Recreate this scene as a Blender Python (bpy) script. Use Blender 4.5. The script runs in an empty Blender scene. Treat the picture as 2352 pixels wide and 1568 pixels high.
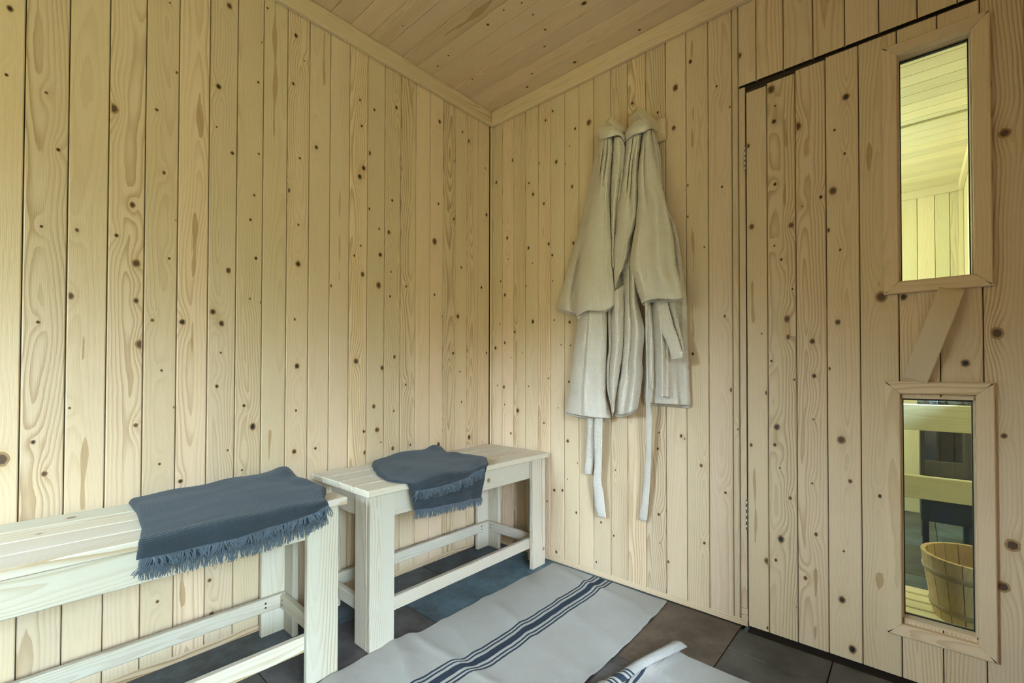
import bpy, bmesh, math, random
from mathutils import Vector, noise
C = bpy.context.scene.collection
rnd = random.Random(7)

# ---------------------------------------------------------------- camera
CAM = Vector((1.645, -1.700, 0.866))
YAW, PIT, ROL, FPX = -.7222, .0137, .0019, 1042.24
PPX, PPY = 1176.0, 842.53
fw = Vector((math.sin(YAW)*math.cos(PIT), math.cos(YAW)*math.cos(PIT), math.sin(PIT)))
rt = Vector((math.cos(YAW), -math.sin(YAW), 0)); up = rt.cross(fw)
r2 = math.cos(ROL)*rt + math.sin(ROL)*up; u2 = -math.sin(ROL)*rt + math.cos(ROL)*up
cam = bpy.data.objects.new('camera', bpy.data.cameras.new('camera')); C.objects.link(cam)
from mathutils import Matrix
m = Matrix((r2, u2, -fw)).transposed().to_4x4(); m.translation = CAM
cam.matrix_world = m
cam.data.sensor_width = 36; cam.data.lens = FPX/2352*36
cam.data.shift_y = 58.53/2352; cam.data.clip_start = .02
bpy.context.scene.camera = cam
def at(u, v, ax, val):                                   # photo point -> point on the plane coordinate[ax] = val
    d = r2*((u-PPX)/FPX) - u2*((v-PPY)/FPX) + fw
    return CAM + d*((val-CAM[ax])/d[ax])

# ---------------------------------------------------------------- view, world, daylight
sc = bpy.context.scene
sc.view_settings.view_transform = 'Standard'; sc.view_settings.look = 'None'
sc.view_settings.gamma = 1; sc.view_settings.use_curve_mapping = False
sc.view_settings.exposure = 0.13
sc.cycles.use_denoising = True
sc.cycles.max_bounces = 8; sc.cycles.diffuse_bounces = 4; sc.cycles.glossy_bounces = 3; sc.cycles.use_adaptive_sampling = True; sc.cycles.adaptive_threshold = .04; sc.cycles.transparent_max_bounces = 8
sc.cycles.sample_clamp_indirect = 6
SKY = (0.62, 0.80, 1.0); SKY_S = 86.0
LEAF = (0.80, 0.88, 0.42); LEAF_S = 8.0
w = bpy.data.worlds.new('world'); sc.world = w; w.use_nodes = True
nt = w.node_tree; nt.nodes.clear()
tc = nt.nodes.new('ShaderNodeTexCoord'); sp = nt.nodes.new('ShaderNodeSeparateXYZ')
nz = nt.nodes.new('ShaderNodeTexNoise'); nz.inputs['Scale'].default_value = 9
nt.links.new(tc.outputs['Generated'], nz.inputs['Vector'])
nt.links.new(tc.outputs['Generated'], sp.inputs[0])
ad = nt.nodes.new('ShaderNodeMath'); ad.operation = 'MULTIPLY_ADD'; ad.inputs[1].default_value = .16
nt.links.new(nz.outputs[0], ad.inputs[0]); nt.links.new(sp.outputs['Z'], ad.inputs[2])
cr = nt.nodes.new('ShaderNodeValToRGB')                  # green garden and treeline below, bright overcast sky above
e = cr.color_ramp.elements
e[0].position = 0; e[0].color = tuple(c*LEAF_S for c in LEAF)+(1,)
e[1].position = .31; e[1].color = tuple(c*SKY_S for c in SKY)+(1,)
a_ = cr.color_ramp.elements.new(.25); a_.color = tuple(c*LEAF_S for c in LEAF)+(1,)
nt.links.new(ad.outputs[0], cr.inputs[0])
bg = nt.nodes.new('ShaderNodeBackground'); nt.links.new(cr.outputs[0], bg.inputs[0])
ow = nt.nodes.new('ShaderNodeOutputWorld'); nt.links.new(bg.outputs[0], ow.inputs[0])
w.cycles.sampling_method = 'MANUAL'; w.cycles.sample_map_resolution = 256
WIN = (2.30, -2.72, -1.72, .12, 1.85)
FILL_WIN = (-3.20, .06, .62, 1.15, 1.80)                    # unseen window added behind the camera to brighten the right wall: y, x0, x1, z0, z1
#                   # the glazed door that lights the room: x, y0, y1, z0, z1
SWIN = (1.885, .80, 1.66, .80, 1.745)                     # the sauna's window in its right wall
def portal(name, x, y0, y1, z0, z1):
    l = bpy.data.lights.new(name, 'AREA'); l.shape = 'RECTANGLE'; l.size = y1-y0; l.size_y = z1-z0
    l.cycles.is_portal = True
    o = bpy.data.objects.new(name, l); C.objects.link(o)
    o.location = (x, (y0+y1)/2, (z0+z1)/2)
    o.rotation_euler = (math.radians(90), 0, math.radians(90))   # faces -x
    return o
portal('window_portal', WIN[0]+.02, *WIN[1:]); portal('sauna_window_portal', SWIN[0]+.02, *SWIN[1:])
p_ = portal('fill_window_portal', 0, *FILL_WIN[1:]); p_.location = ((FILL_WIN[1]+FILL_WIN[2])/2, FILL_WIN[0]-.02, (FILL_WIN[3]+FILL_WIN[4])/2); p_.rotation_euler = (math.radians(-90), 0, math.radians(180))

# ---------------------------------------------------------------- materials
def mat(name, color=(.5,.5,.5), rough=.6, metal=0):
    m = bpy.data.materials.new(name); m.use_nodes = True
    b = m.node_tree.nodes['Principled BSDF']
    b.inputs['Base Color'].default_value = (*color, 1); b.inputs['Roughness'].default_value = rough
    b.inputs['Metallic'].default_value = metal
    return m
class NT:
    def __init__(s, m): s.t = m.node_tree; s.b = m.node_tree.nodes['Principled BSDF']
    def n(s, typ, **kw):
        x = s.t.nodes.new(typ)
        for k, v in kw.items(): setattr(x, k, v)
        return x
    def put(s, x, sock):
        if isinstance(x, (int, float)): sock.default_value = x
        elif isinstance(x, (tuple, list)): sock.default_value = x
        else: s.t.links.new(x, sock)
    def m(s, op, a, b=0, c=0, clamp=False):
        x = s.n('ShaderNodeMath', operation=op); x.use_clamp = clamp
        s.put(a, x.inputs[0]); s.put(b, x.inputs[1]); s.put(c, x.inputs[2]); return x.outputs[0]
    def v(s, op, a, b=(0,0,0), out=0):
        x = s.n('ShaderNodeVectorMath', operation=op); s.put(a, x.inputs[0])
        if op == 'SCALE': s.put(b, x.inputs[3])
        else: s.put(b, x.inputs[1])
        return x.outputs[out]
    def noise(s, vec, scale=1, detail=2, rough=.5, out=0):
        x = s.n('ShaderNodeTexNoise'); s.put(vec, x.inputs['Vector'])
        x.inputs['Scale'].default_value = scale; x.inputs['Detail'].default_value = detail
        x.inputs['Roughness'].default_value = rough; return x.outputs[out]
    def mix(s, f, a, b, typ='MIX'):
        x = s.n('ShaderNodeMix', data_type='RGBA', blend_type=typ)
        s.put(f, x.inputs[0]); s.put(a, x.inputs[6]); s.put(b, x.inputs[7]); return x.outputs[2]
    def ramp(s, f, lo, hi, a=0, b=1):
        x = s.n('ShaderNodeMapRange'); s.put(f, x.inputs[0]); x.interpolation_type = 'SMOOTHSTEP'
        for i, q in enumerate((lo, hi, a, b)): x.inputs[i+1].default_value = q
        return x.outputs[0]
    def attr(s, nm, out='Fac'):
        x = s.n('ShaderNodeAttribute'); x.attribute_name = nm; return x.outputs[out]

def pine(name, light, grain, knots=False, rough=.5, tint=1.0, contrast=1.0, spec=.35):
    """solid pine: growth rings round a wandering pith, seeded per board (face attributes seed, axis)"""
    m = mat(name, light, rough); g = NT(m)
    P = g.n('ShaderNodeTexCoord').outputs['Object']
    A = g.attr('axis', 'Vector'); seed = g.attr('seed')
    oi = g.n('ShaderNodeObjectInfo').outputs['Random']
    kd = g.attr('kd'); st = g.attr('st')
    sd = g.m('ADD', seed, g.m('MULTIPLY', oi, 13.7))
    al = g.v('DOT_PRODUCT', P, A, out=1)
    Q = g.v('SUBTRACT', P, g.v('SCALE', A, al))
    wn = g.n('ShaderNodeTexWhiteNoise', noise_dimensions='1D'); g.put(sd, wn.inputs['W'])
    wr = wn.outputs['Color']; wv = wn.outputs['Value']
    off = g.n('ShaderNodeCombineXYZ'); g.put(g.m('MULTIPLY', sd, 7.31), off.inputs[0]); g.put(g.m('MULTIPLY', sd, 3.17), off.inputs[1]); g.put(sd, off.inputs[2])
    off = off.outputs[0]
    cen = g.v('SCALE', g.v('SUBTRACT', wr, (.5,.5,.5)), .075)
    wand = g.v('SCALE', g.v('SUBTRACT', g.noise(g.v('ADD', g.v('SCALE', A, g.m('MULTIPLY', al, 1.5)), off), 1, 1.5, out=1), (.5,.5,.5)), .085)
    Q2 = g.v('SUBTRACT', g.v('SUBTRACT', Q, g.v('MULTIPLY', g.v('FLOOR', g.v('SCALE', Q, 0)), (0,0,0))), (0,0,0))
    # fold the cross coordinates into the board: subtract the board centre (attribute bc)
    bc = g.attr('bc', 'Vector')
    D = g.v('ADD', g.v('ADD', g.v('SUBTRACT', Q2, bc), cen), wand)
    D = g.v('SUBTRACT', D, g.v('SCALE', A, g.v('DOT_PRODUCT', D, A, out=1)))
    S = g.v('ADD', g.v('ADD', g.v('SCALE', Q, 26), g.v('SCALE', A, g.m('MULTIPLY', al, 5))), off)
    r = g.v('LENGTH', D, out=1)
    r = g.m('ADD', r, g.m('MULTIPLY', g.noise(S, 1, 2.5), .011))
    r = g.m('ADD', r, g.m('MULTIPLY', kd, .016))
    ph = g.m('MULTIPLY', r, 1000)
    ph2 = g.m('ADD', ph, g.m('MULTIPLY', g.noise(S, .5, 1), 6))
    ring = g.m('FRACT', g.m('MULTIPLY', r, 128))
    late = g.m('MULTIPLY', g.ramp(ring, .30, .93), g.ramp(ring, 1.0, .94))
    band = g.ramp(g.noise(g.v('ADD', g.v('ADD', g.v('SCALE', Q, 14), g.v('SCALE', A, g.m('MULTIPLY', al, .8))), off), 1, 1), .36, .62)
    con = g.m('MULTIPLY', g.m('MULTIPLY_ADD', g.m('POWER', wv, 1.6), .60, .16), g.m('MULTIPLY_ADD', band, .85, .22))
    con = g.m('MULTIPLY', g.m('MULTIPLY', late, con), contrast, clamp=True)
    fib = g.noise(g.v('ADD', g.v('ADD', g.v('SCALE', Q, 900), g.v('SCALE', A, g.m('MULTIPLY', al, 18))), off), 1, 1)
    col = g.mix(con, (*light,1), (*grain,1))
    col = g.mix(g.m('MULTIPLY', g.ramp(fib, .45, .75), .10), col, (*grain,1))
    wn2 = g.n('ShaderNodeTexWhiteNoise', noise_dimensions='1D'); g.put(g.m('ADD', sd, 5.3), wn2.inputs['W'])
    hv = wn2.outputs['Color']
    tn = g.mix(.5, (1,1,1,1), g.v('ADD', g.v('SCALE', hv, .22), (.89,.87,.84)))
    tn = g.v('ADD', g.v('MULTIPLY', g.v('SUBTRACT', hv, (.5,.5,.5)), (.035,.030,.05)), (1,1,1))
    vb = g.m('MULTIPLY_ADD', wn2.outputs['Value'], .16, .92)
    col = g.mix(1, col, g.v('SCALE', tn, vb), 'MULTIPLY')
    # resin streaks and knot halo
    col = g.mix(g.m('MULTIPLY', g.ramp(st, .0, .22), .62), col, (.34,.19,.065,1))
    col = g.mix(g.m('MULTIPLY', g.m('POWER', kd, 4), .35), col, (.42,.25,.10,1))
    if knots:
        vo = g.n('ShaderNodeTexVoronoi'); g.put(g.v('ADD', P, off), vo.inputs['Vector']); vo.inputs['Scale'].default_value = 7.5
        kr = g.m('DIVIDE', vo.outputs['Distance'], g.m('MULTIPLY_ADD', g.n('ShaderNodeSeparateXYZ').outputs[0], 0, .055))
        sx = g.n('ShaderNodeSeparateXYZ'); g.put(vo.outputs['Color'], sx.inputs[0])
        kr = g.m('DIVIDE', vo.outputs['Distance'], g.m('MULTIPLY_ADD', sx.outputs[0], .075, .005))
        col = g.mix(g.m('MULTIPLY', g.ramp(kr, 1.6, .9), .35), col, (.35,.20,.09,1))
        col = g.mix(g.m('MULTIPLY', g.ramp(kr, 1.0, .85), .75), col, (.14,.075,.035,1))
    g.put(col, g.b.inputs['Base Color'])
    bm = g.n('ShaderNodeBump'); bm.inputs['Strength'].default_value = .18; bm.inputs['Distance'].default_value = .002
    g.put(g.m('SUBTRACT', fib, con), bm.inputs['Height']); g.put(bm.outputs[0], g.b.inputs['Normal'])
    g.b.inputs['Specular IOR Level'].default_value = spec
    return m
M_WALL = pine('pine_panelling', (.72,.545,.365), (.36,.21,.09))
M_SAUNA = pine('pine_sauna', (.80,.72,.50), (.56,.42,.22), contrast=.7)
M_BENCH = pine('pine_bench', (.62,.555,.45), (.42,.30,.16), knots=True, contrast=1.35)
M_KNOT = mat('pine_knot', (.08,.04,.02), .55); g = NT(M_KNOT)
kr = g.attr('kr'); sd = g.attr('seed')
wn = g.n('ShaderNodeTexWhiteNoise', noise_dimensions='1D'); g.put(sd, wn.inputs['W'])
core = g.mix(g.ramp(wn.outputs['Value'], .2, .9), (.010,.006,.004,1), (.085,.040,.018,1))
cn = g.noise(g.n('ShaderNodeTexCoord').outputs['Object'], 500, 2)
col = g.mix(g.ramp(g.m('ADD', kr, g.m('MULTIPLY', cn, .16)), .62, .84), core, (.34,.20,.09,1))
g.put(col, g.b.inputs['Base Color'])
M_GAP = mat('shadow_gap_timber', (.045,.027,.016), .8)  # near black: the shade in gaps is put into the colour

def fabric(name, c1, c2, rib, kind, rough=.9, bs=.35, bd=.0012):
    m = mat(name, c1, rough); g = NT(m)
    P = g.n('ShaderNodeTexCoord').outputs['Object']; U = g.attr('fuv', 'Vector')
    n1 = g.noise(P, 40, 3); n2 = g.noise(P, 900, 1)
    g.put(g.mix(g.m('MULTIPLY_ADD', n2, .5, g.m('MULTIPLY', n1, .5)), (*c1,1), (*c2,1)), g.b.inputs['Base Color'])
    sx = g.n('ShaderNodeSeparateXYZ'); g.put(U, sx.inputs[0])
    a = g.m('SINE', g.m('MULTIPLY', sx.outputs[0], rib)); b = g.m('SINE', g.m('MULTIPLY', sx.outputs[1], rib))
    h = g.m('MULTIPLY_ADD', a, .5, g.m('MULTIPLY', b, .5)) if kind == 'waffle' else g.m('MULTIPLY_ADD', b, .8, g.m('MULTIPLY', a, .2))
    h = g.m('ADD', h, g.m('MULTIPLY', n2, .8))
    bm = g.n('ShaderNodeBump'); bm.inputs['Strength'].default_value = bs; bm.inputs['Distance'].default_value = bd
    g.put(h, bm.inputs['Height']); g.put(bm.outputs[0], g.b.inputs['Normal'])
    g.b.inputs['Sheen Weight'].default_value = .15; g.b.inputs['Specular IOR Level'].default_value = .15
    return m
M_ROBE = fabric('waffle_linen', (.69,.605,.525), (.82,.735,.65), 1500, 'waffle', bs=.6, bd=.0015)
M_TOWEL = fabric('slate_blue_towelling', (.022,.031,.040), (.040,.054,.067), 1150, 'rib', bs=.5, bd=.002)
M_FRINGE = fabric('slate_blue_yarn', (.034,.050,.068), (.13,.165,.20), 1100, 'rib')
M_BLACK = mat('black_gasket', (.012,.013,.014), .4)
M_IRON = mat('black_stove_steel', (.02,.02,.022), .45, .4)
M_STEEL = mat('brushed_hinge_steel', (.72,.70,.66), .35, 1)
M_STONE = mat('stove_stone', (.10,.12,.14), .9); g = NT(M_STONE)
g.put(g.mix(g.noise(g.n('ShaderNodeTexCoord').outputs['Object'], 60, 4), (.04,.05,.06,1), (.20,.23,.26,1)), g.b.inputs['Base Color'])
M_SCREW = mat('dark_screw', (.05,.06,.07), .4, .6)

def glass(name, tint=(1,1,1)):
    m = bpy.data.materials.new(name); m.use_nodes = True; t = m.node_tree; t.nodes.clear()
    o = t.nodes.new('ShaderNodeOutputMaterial'); mx = t.nodes.new('ShaderNodeMixShader')
    f = t.nodes.new('ShaderNodeFresnel'); f.inputs[0].default_value = 1.5
    a = t.nodes.new('ShaderNodeBsdfTransparent'); a.inputs[0].default_value = (*tint, 1)
    b = t.nodes.new('ShaderNodeBsdfGlossy'); b.inputs['Roughness'].default_value = .01
    t.links.new(f.outputs[0], mx.inputs[0]); t.links.new(a.outputs[0], mx.inputs[1]); t.links.new(b.outputs[0], mx.inputs[2])
    t.links.new(mx.outputs[0], o.inputs[0]); return m
M_GLASS = glass('window_glass', (.96,1,.98))
M_SGLASS = mat('stove_glass', (.006,.008,.010), .04); M_SGLASS.node_tree.nodes['Principled BSDF'].inputs['Specular IOR Level'].default_value = 1.0

# slate tile floor: 26 x 51 cm tiles in half bond, colour per tile (face attribute seed)
M_TILE = mat('slate_tile', (.08,.10,.11), .42); g = NT(M_TILE)
P = g.n('ShaderNodeTexCoord').outputs['Object']; tcl = g.attr('tcol', 'Color')
n1 = g.noise(P, 7, 5, .6); n2 = g.noise(P, 38, 4, .65)
vn = g.n('ShaderNodeTexWave', wave_type='BANDS'); g.put(P, vn.inputs['Vector']); vn.inputs['Scale'].default_value = 3; vn.inputs['Distortion'].default_value = 12; vn.inputs['Detail'].default_value = 4
mu = g.m('ADD', g.m('MULTIPLY_ADD', g.ramp(n1, .3, .7), 1.0, .55), g.m('MULTIPLY', g.m('SUBTRACT', n2, .5), 1.6))
col = g.mix(1, tcl, g.v('SCALE', (1,1,1), mu), 'MULTIPLY')
g.put(col, g.b.inputs['Base Color']); g.put(g.m('MULTIPLY_ADD', n2, .3, .30), g.b.inputs['Roughness'])
bm = g.n('ShaderNodeBump'); bm.inputs['Strength'].default_value = .35; bm.inputs['Distance'].default_value = .003
g.put(g.m('ADD', n2, n1), bm.inputs['Height']); g.put(bm.outputs[0], g.b.inputs['Normal'])
M_GROUT = mat('grey_grout', (.20,.23,.24), .9)

def rug_mat():
    m = mat('linen_rug', (.5,.48,.42), .95); g = NT(m)
    U = g.attr('fuv', 'Vector'); sx = g.n('ShaderNodeSeparateXYZ'); g.put(U, sx.inputs[0])
    P = g.n('ShaderNodeTexCoord').outputs['Object']
    x = g.m('ADD', sx.outputs[0], g.m('MULTIPLY', g.m('SUBTRACT', g.noise(P, 90, 2), .5), .0022))
    cols = None
    ax = g.m('ABSOLUTE', x)
    def bandm(c, hw): return g.ramp(g.m('ABSOLUTE', g.m('SUBTRACT', ax, c)), hw+.0006, hw-.0006)
    s = g.m('ADD', g.m('ADD', bandm(0, .0125), bandm(.0265, .0033)), bandm(.0405, .0036), clamp=True)
    n = g.noise(P, 420, 3, .7); n3 = g.noise(P, 10, 3)
    base = g.mix(n, (.42,.40,.355,1), (.64,.615,.56,1)); base = g.mix(g.m('MULTIPLY', n3, .3), base, (.30,.285,.25,1))
    dark = g.mix(n, (.022,.032,.050,1), (.06,.08,.11,1))
    g.put(g.mix(s, base, dark), g.b.inputs['Base Color'])
    a = g.m('SINE', g.m('MULTIPLY', sx.outputs[0], 2600)); b = g.m('SINE', g.m('MULTIPLY', sx.outputs[1], 2600))
    bm = g.n('ShaderNodeBump'); bm.inputs['Strength'].default_value = .6; bm.inputs['Distance'].default_value = .0016
    g.put(g.m('ADD', g.m('ADD', a, b), g.m('MULTIPLY', n, 1.5)), bm.inputs['Height']); g.put(bm.outputs[0], g.b.inputs['Normal'])
    g.b.inputs['Specular IOR Level'].default_value = .1
    return m
M_RUG = rug_mat()
M_PAIL = pine('pail_staves', (.60,.42,.22), (.36,.21,.10), contrast=.6)
M_BAND = mat('willow_band', (.34,.24,.13), .7)

# ---------------------------------------------------------------- mesh helpers
class MB:
    """collects geometry for ONE mesh; face attributes seed / axis / bc drive the timber grain"""
    def __init__(s): s.v = []; s.f = []; s.fm = []; s.fs = []; s.fa = []; s.fb = []; s.pa = {}; s.fc = []; s.sm = []
    def face(s, idx, mat=0, seed=0, axis=(0,0,1), bc=(0,0,0), col=(0,0,0), smooth=False):
        s.f.append(idx); s.fm.append(mat); s.fs.append(seed); s.fa.append(axis); s.fb.append(bc); s.fc.append(col); s.sm.append(smooth)
    def vert(s, p, **kw):
        s.v.append(tuple(p)); i = len(s.v)-1
        for k, x in kw.items(): s.pa.setdefault(k, {})[i] = x
        return i
    def box(s, lo, hi, axis=None, ch=.0015, mat=0, seed=None, col=(0,0,0), M=None):
        lo = Vector(lo); hi = Vector(hi); d = hi-lo; c = (lo+hi)/2
        if axis is None: axis = max(range(3), key=lambda i: d[i])
        if seed is None: seed = rnd.uniform(0, 90)
        av = [0,0,0]; av[axis] = 1; b = Vector(c); b[axis] = 0
        ch = min(ch, min(d)*.3)
        idx = {}
        for sx in (0,1):
            for sy in (0,1):
                for sz in (0,1):
                    k = (sx, sy, sz); p = Vector([(lo, hi)[k[i]][i] for i in range(3)]); sg = [1 if q == 0 else -1 for q in k]
                    for a in range(3):
                        q = Vector(p)
                        for j in range(3):
                            if j != a: q[j] += sg[j]*ch
                        if M: q = M @ q
                        idx[(k, a)] = s.vert(q)
        kw = dict(mat=mat, seed=seed, axis=tuple(av), bc=tuple(b), col=col)
        def add(l):
            # orient outwards
            ps = [Vector(s.v[i]) for i in l]; n = (ps[1]-ps[0]).cross(ps[2]-ps[0]); cc = M @ c if M else c
            if n.dot(sum(ps, Vector())/len(ps)-cc) < 0: l = l[::-1]
            s.face(l, **kw)
        for a in range(3):
            b1, b2 = [i for i in range(3) if i != a]
            for q in (0,1):
                def K(x, y): k = [0,0,0]; k[a] = q; k[b1] = x; k[b2] = y; return tuple(k)
                add([idx[(K(x, y), a)] for x, y in ((0,0),(1,0),(1,1),(0,1))])
            for x in (0,1):
                for y in (0,1):
                    def K2(z): k = [0,0,0]; k[a] = z; k[b1] = x; k[b2] = y; return tuple(k)
                    add([idx[(K2(0), b1)], idx[(K2(1), b1)], idx[(K2(1), b2)], idx[(K2(0), b2)]])
        for sx in (0,1):
            for sy in (0,1):
                for sz in (0,1):
                    k = (sx, sy, sz); add([idx[(k, 0)], idx[(k, 1)], idx[(k, 2)]])
    def board(s, o, eu, ev, en, W, L, T=.012, seed=None, knots=(), streaks=(), ch=.0022, nu=12, dv=.016, mat=0):
        """one panelling board: gridded face with chamfered long edges; knots/streaks in board coordinates (u, v, ...)"""
        o = Vector(o); eu = Vector(eu); ev = Vector(ev); en = Vector(en)
        if seed is None: seed = rnd.uniform(0, 90)
        us = [0.0, ch] + [ch+(W-2*ch)*i/nu for i in range(1, nu)] + [W-ch, W]
        hs = [-ch, 0] + [0]*(nu-1) + [0, -ch]
        us = [0.0]+us+[W]; hs = [-T]+hs+[-T]
        nv = max(1, int(L/dv)); rows = []
        for j in range(nv+1):
            vv = L*j/nv; row = []
            for u, h in zip(us, hs):
                kd = 0.0
                for ku, kv, kr in knots:
                    du = (u-ku)/(.010+kr*1.3); dw = (vv-kv)/(.022+kr*3.2)
                    q = du*du+dw*dw
                    if q < 9: kd += math.exp(-q)*min(1, .35+kr*90)
                sv = -1.0
                for su, v0, v1, hw in streaks:
                    t = 1-((vv-(v0+v1)/2)/((v1-v0)/2))**2
                    if t > 0:
                        wv = hw*t**.6*(.75+.35*math.sin(vv*37+su*90))
                        sv = max(sv, 1-abs(u-su-.002*math.sin(vv*21))/max(wv, .0005))
                row.append(s.vert(o+eu*u+ev*vv+en*h, kd=min(kd, 1.0), st=max(sv, -1)))
            rows.append(row)
        av = tuple(abs(x) for x in ev); b = o+eu*(W/2); b = b-Vector([b[i]*av[i] for i in range(3)])
        flip = eu.cross(ev).dot(en) < 0
        for j in range(nv):
            for i in range(len(us)-1):
                l = [rows[j][i], rows[j][i+1], rows[j+1][i+1], rows[j+1][i]]
                s.face(l[::-1] if flip else l, mat=mat, seed=seed, axis=av, bc=tuple(b))
        for ku, kv, kr in knots:
            if not (0 < kv < L): continue
            n = 18; R = kr*1.28; el = rnd.uniform(1.0, 1.3); sdk = rnd.uniform(0, 50)
            if kr > .009: sdk = 3.3
            def pt(a, rr):
                x = min(max(ku+math.cos(a)*rr/1.05, .0024), W-.0024); y = min(max(kv+math.sin(a)*rr*el, .001), L-.001)
                return o+eu*x+ev*y+en*.00035
            ph = [rnd.uniform(.92, 1.08) for _ in range(n)]
            c = s.vert(pt(0, 0), kr=0.0)
            ring = [s.vert(pt(2*math.pi*i/n, R*ph[i]), kr=1.0) for i in range(n)]
            for i in range(n):
                l = [c, ring[i], ring[(i+1) % n]]
                s.face(l[::-1] if flip else l, mat=1, seed=sdk, axis=av, bc=tuple(b))
    def tube(s, pts, r, seg=6, mat=0, smooth=True, r1=None, flat=1.0):
        rings = []
        for i, p in enumerate(pts):
            p = Vector(p); t = (Vector(pts[min(i+1, len(pts)-1)])-Vector(pts[max(i-1, 0)])).normalized()
            a = t.orthogonal().normalized(); b = t.cross(a)
            rr = r if r1 is None else r+(r1-r)*i/(len(pts)-1)
            rings.append([s.vert(p+a*math.cos(2*math.pi*k/seg)*rr+b*math.sin(2*math.pi*k/seg)*rr*flat) for k in range(seg)])
        for i in range(len(rings)-1):
            for k in range(seg):
                s.face([rings[i][k], rings[i][(k+1) % seg], rings[i+1][(k+1) % seg], rings[i+1][k]], mat=mat, smooth=smooth)
        s.face(rings[0][::-1], mat=mat); s.face(rings[-1], mat=mat)
    def grid(s, rows, mat=0, smooth=True, closed=False, uv=None, seed=0):
        ids = [[s.vert(p) for p in r] for r in rows]
        for j in range(len(ids)-1):
            n = len(ids[j])
            for i in range(n if closed else n-1):
                s.face([ids[j][i], ids[j][(i+1) % n], ids[j+1][(i+1) % n], ids[j+1][i]], mat=mat, smooth=smooth, seed=seed)
        if uv:
            d = s.pa.setdefault('fuv', {})
            for j, r in enumerate(ids):
                for i, q in enumerate(r): d[q] = uv(j, i)
        return ids
    def build(s, name, mats, parent=None):
        me = bpy.data.meshes.new(name); me.from_pydata(s.v, [], s.f)
        for m in (mats if isinstance(mats, (list, tuple)) else [mats]): me.materials.append(m)
        n = len(s.f)
        me.polygons.foreach_set('material_index', s.fm); me.polygons.foreach_set('use_smooth', s.sm)
        a = me.attributes.new('seed', 'FLOAT', 'FACE'); a.data.foreach_set('value', s.fs)
        for nm, l in (('axis', s.fa), ('bc', s.fb)):
            a = me.attributes.new(nm, 'FLOAT_VECTOR', 'FACE'); a.data.foreach_set('vector', [x for q in l for x in q])
        if any(any(c) for c in s.fc):
            a = me.attributes.new('tcol', 'FLOAT_COLOR', 'FACE'); a.data.foreach_set('color', [x for q in s.fc for x in (*q, 1)])
        for k, d in s.pa.items():
            if k == 'fuv':
                a = me.attributes.new(k, 'FLOAT_VECTOR', 'POINT'); buf = [0.0]*(3*len(s.v))
                for i, x in d.items(): buf[3*i:3*i+3] = (x[0], x[1], 0)
                a.data.foreach_set('vector', buf)
            else:
                a = me.attributes.new(k, 'FLOAT', 'POINT'); df = -1.0 if k == 'st' else 0.0
                buf = [df]*len(s.v)
                for i, x in d.items(): buf[i] = x
                a.data.foreach_set('value', buf)
        me.update()
        o = bpy.data.objects.new(name, me); C.objects.link(o)
        if parent: o.parent = parent
        return o
def tag(o, label, cat, group=None, kind=None):
    o['label'] = label; o['category'] = cat
    if group: o['group'] = group
    if kind: o['kind'] = kind
    return o
def struct(o, label=None):
    o['kind'] = 'structure'
    if label: o['label'] = label
    return o
def thing(name, label, cat, loc=(0,0,0), group=None):
    o = bpy.data.objects.new(name, None); C.objects.link(o); o.location = loc; o.empty_display_size = .1
    return tag(o, label, cat, group)

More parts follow.
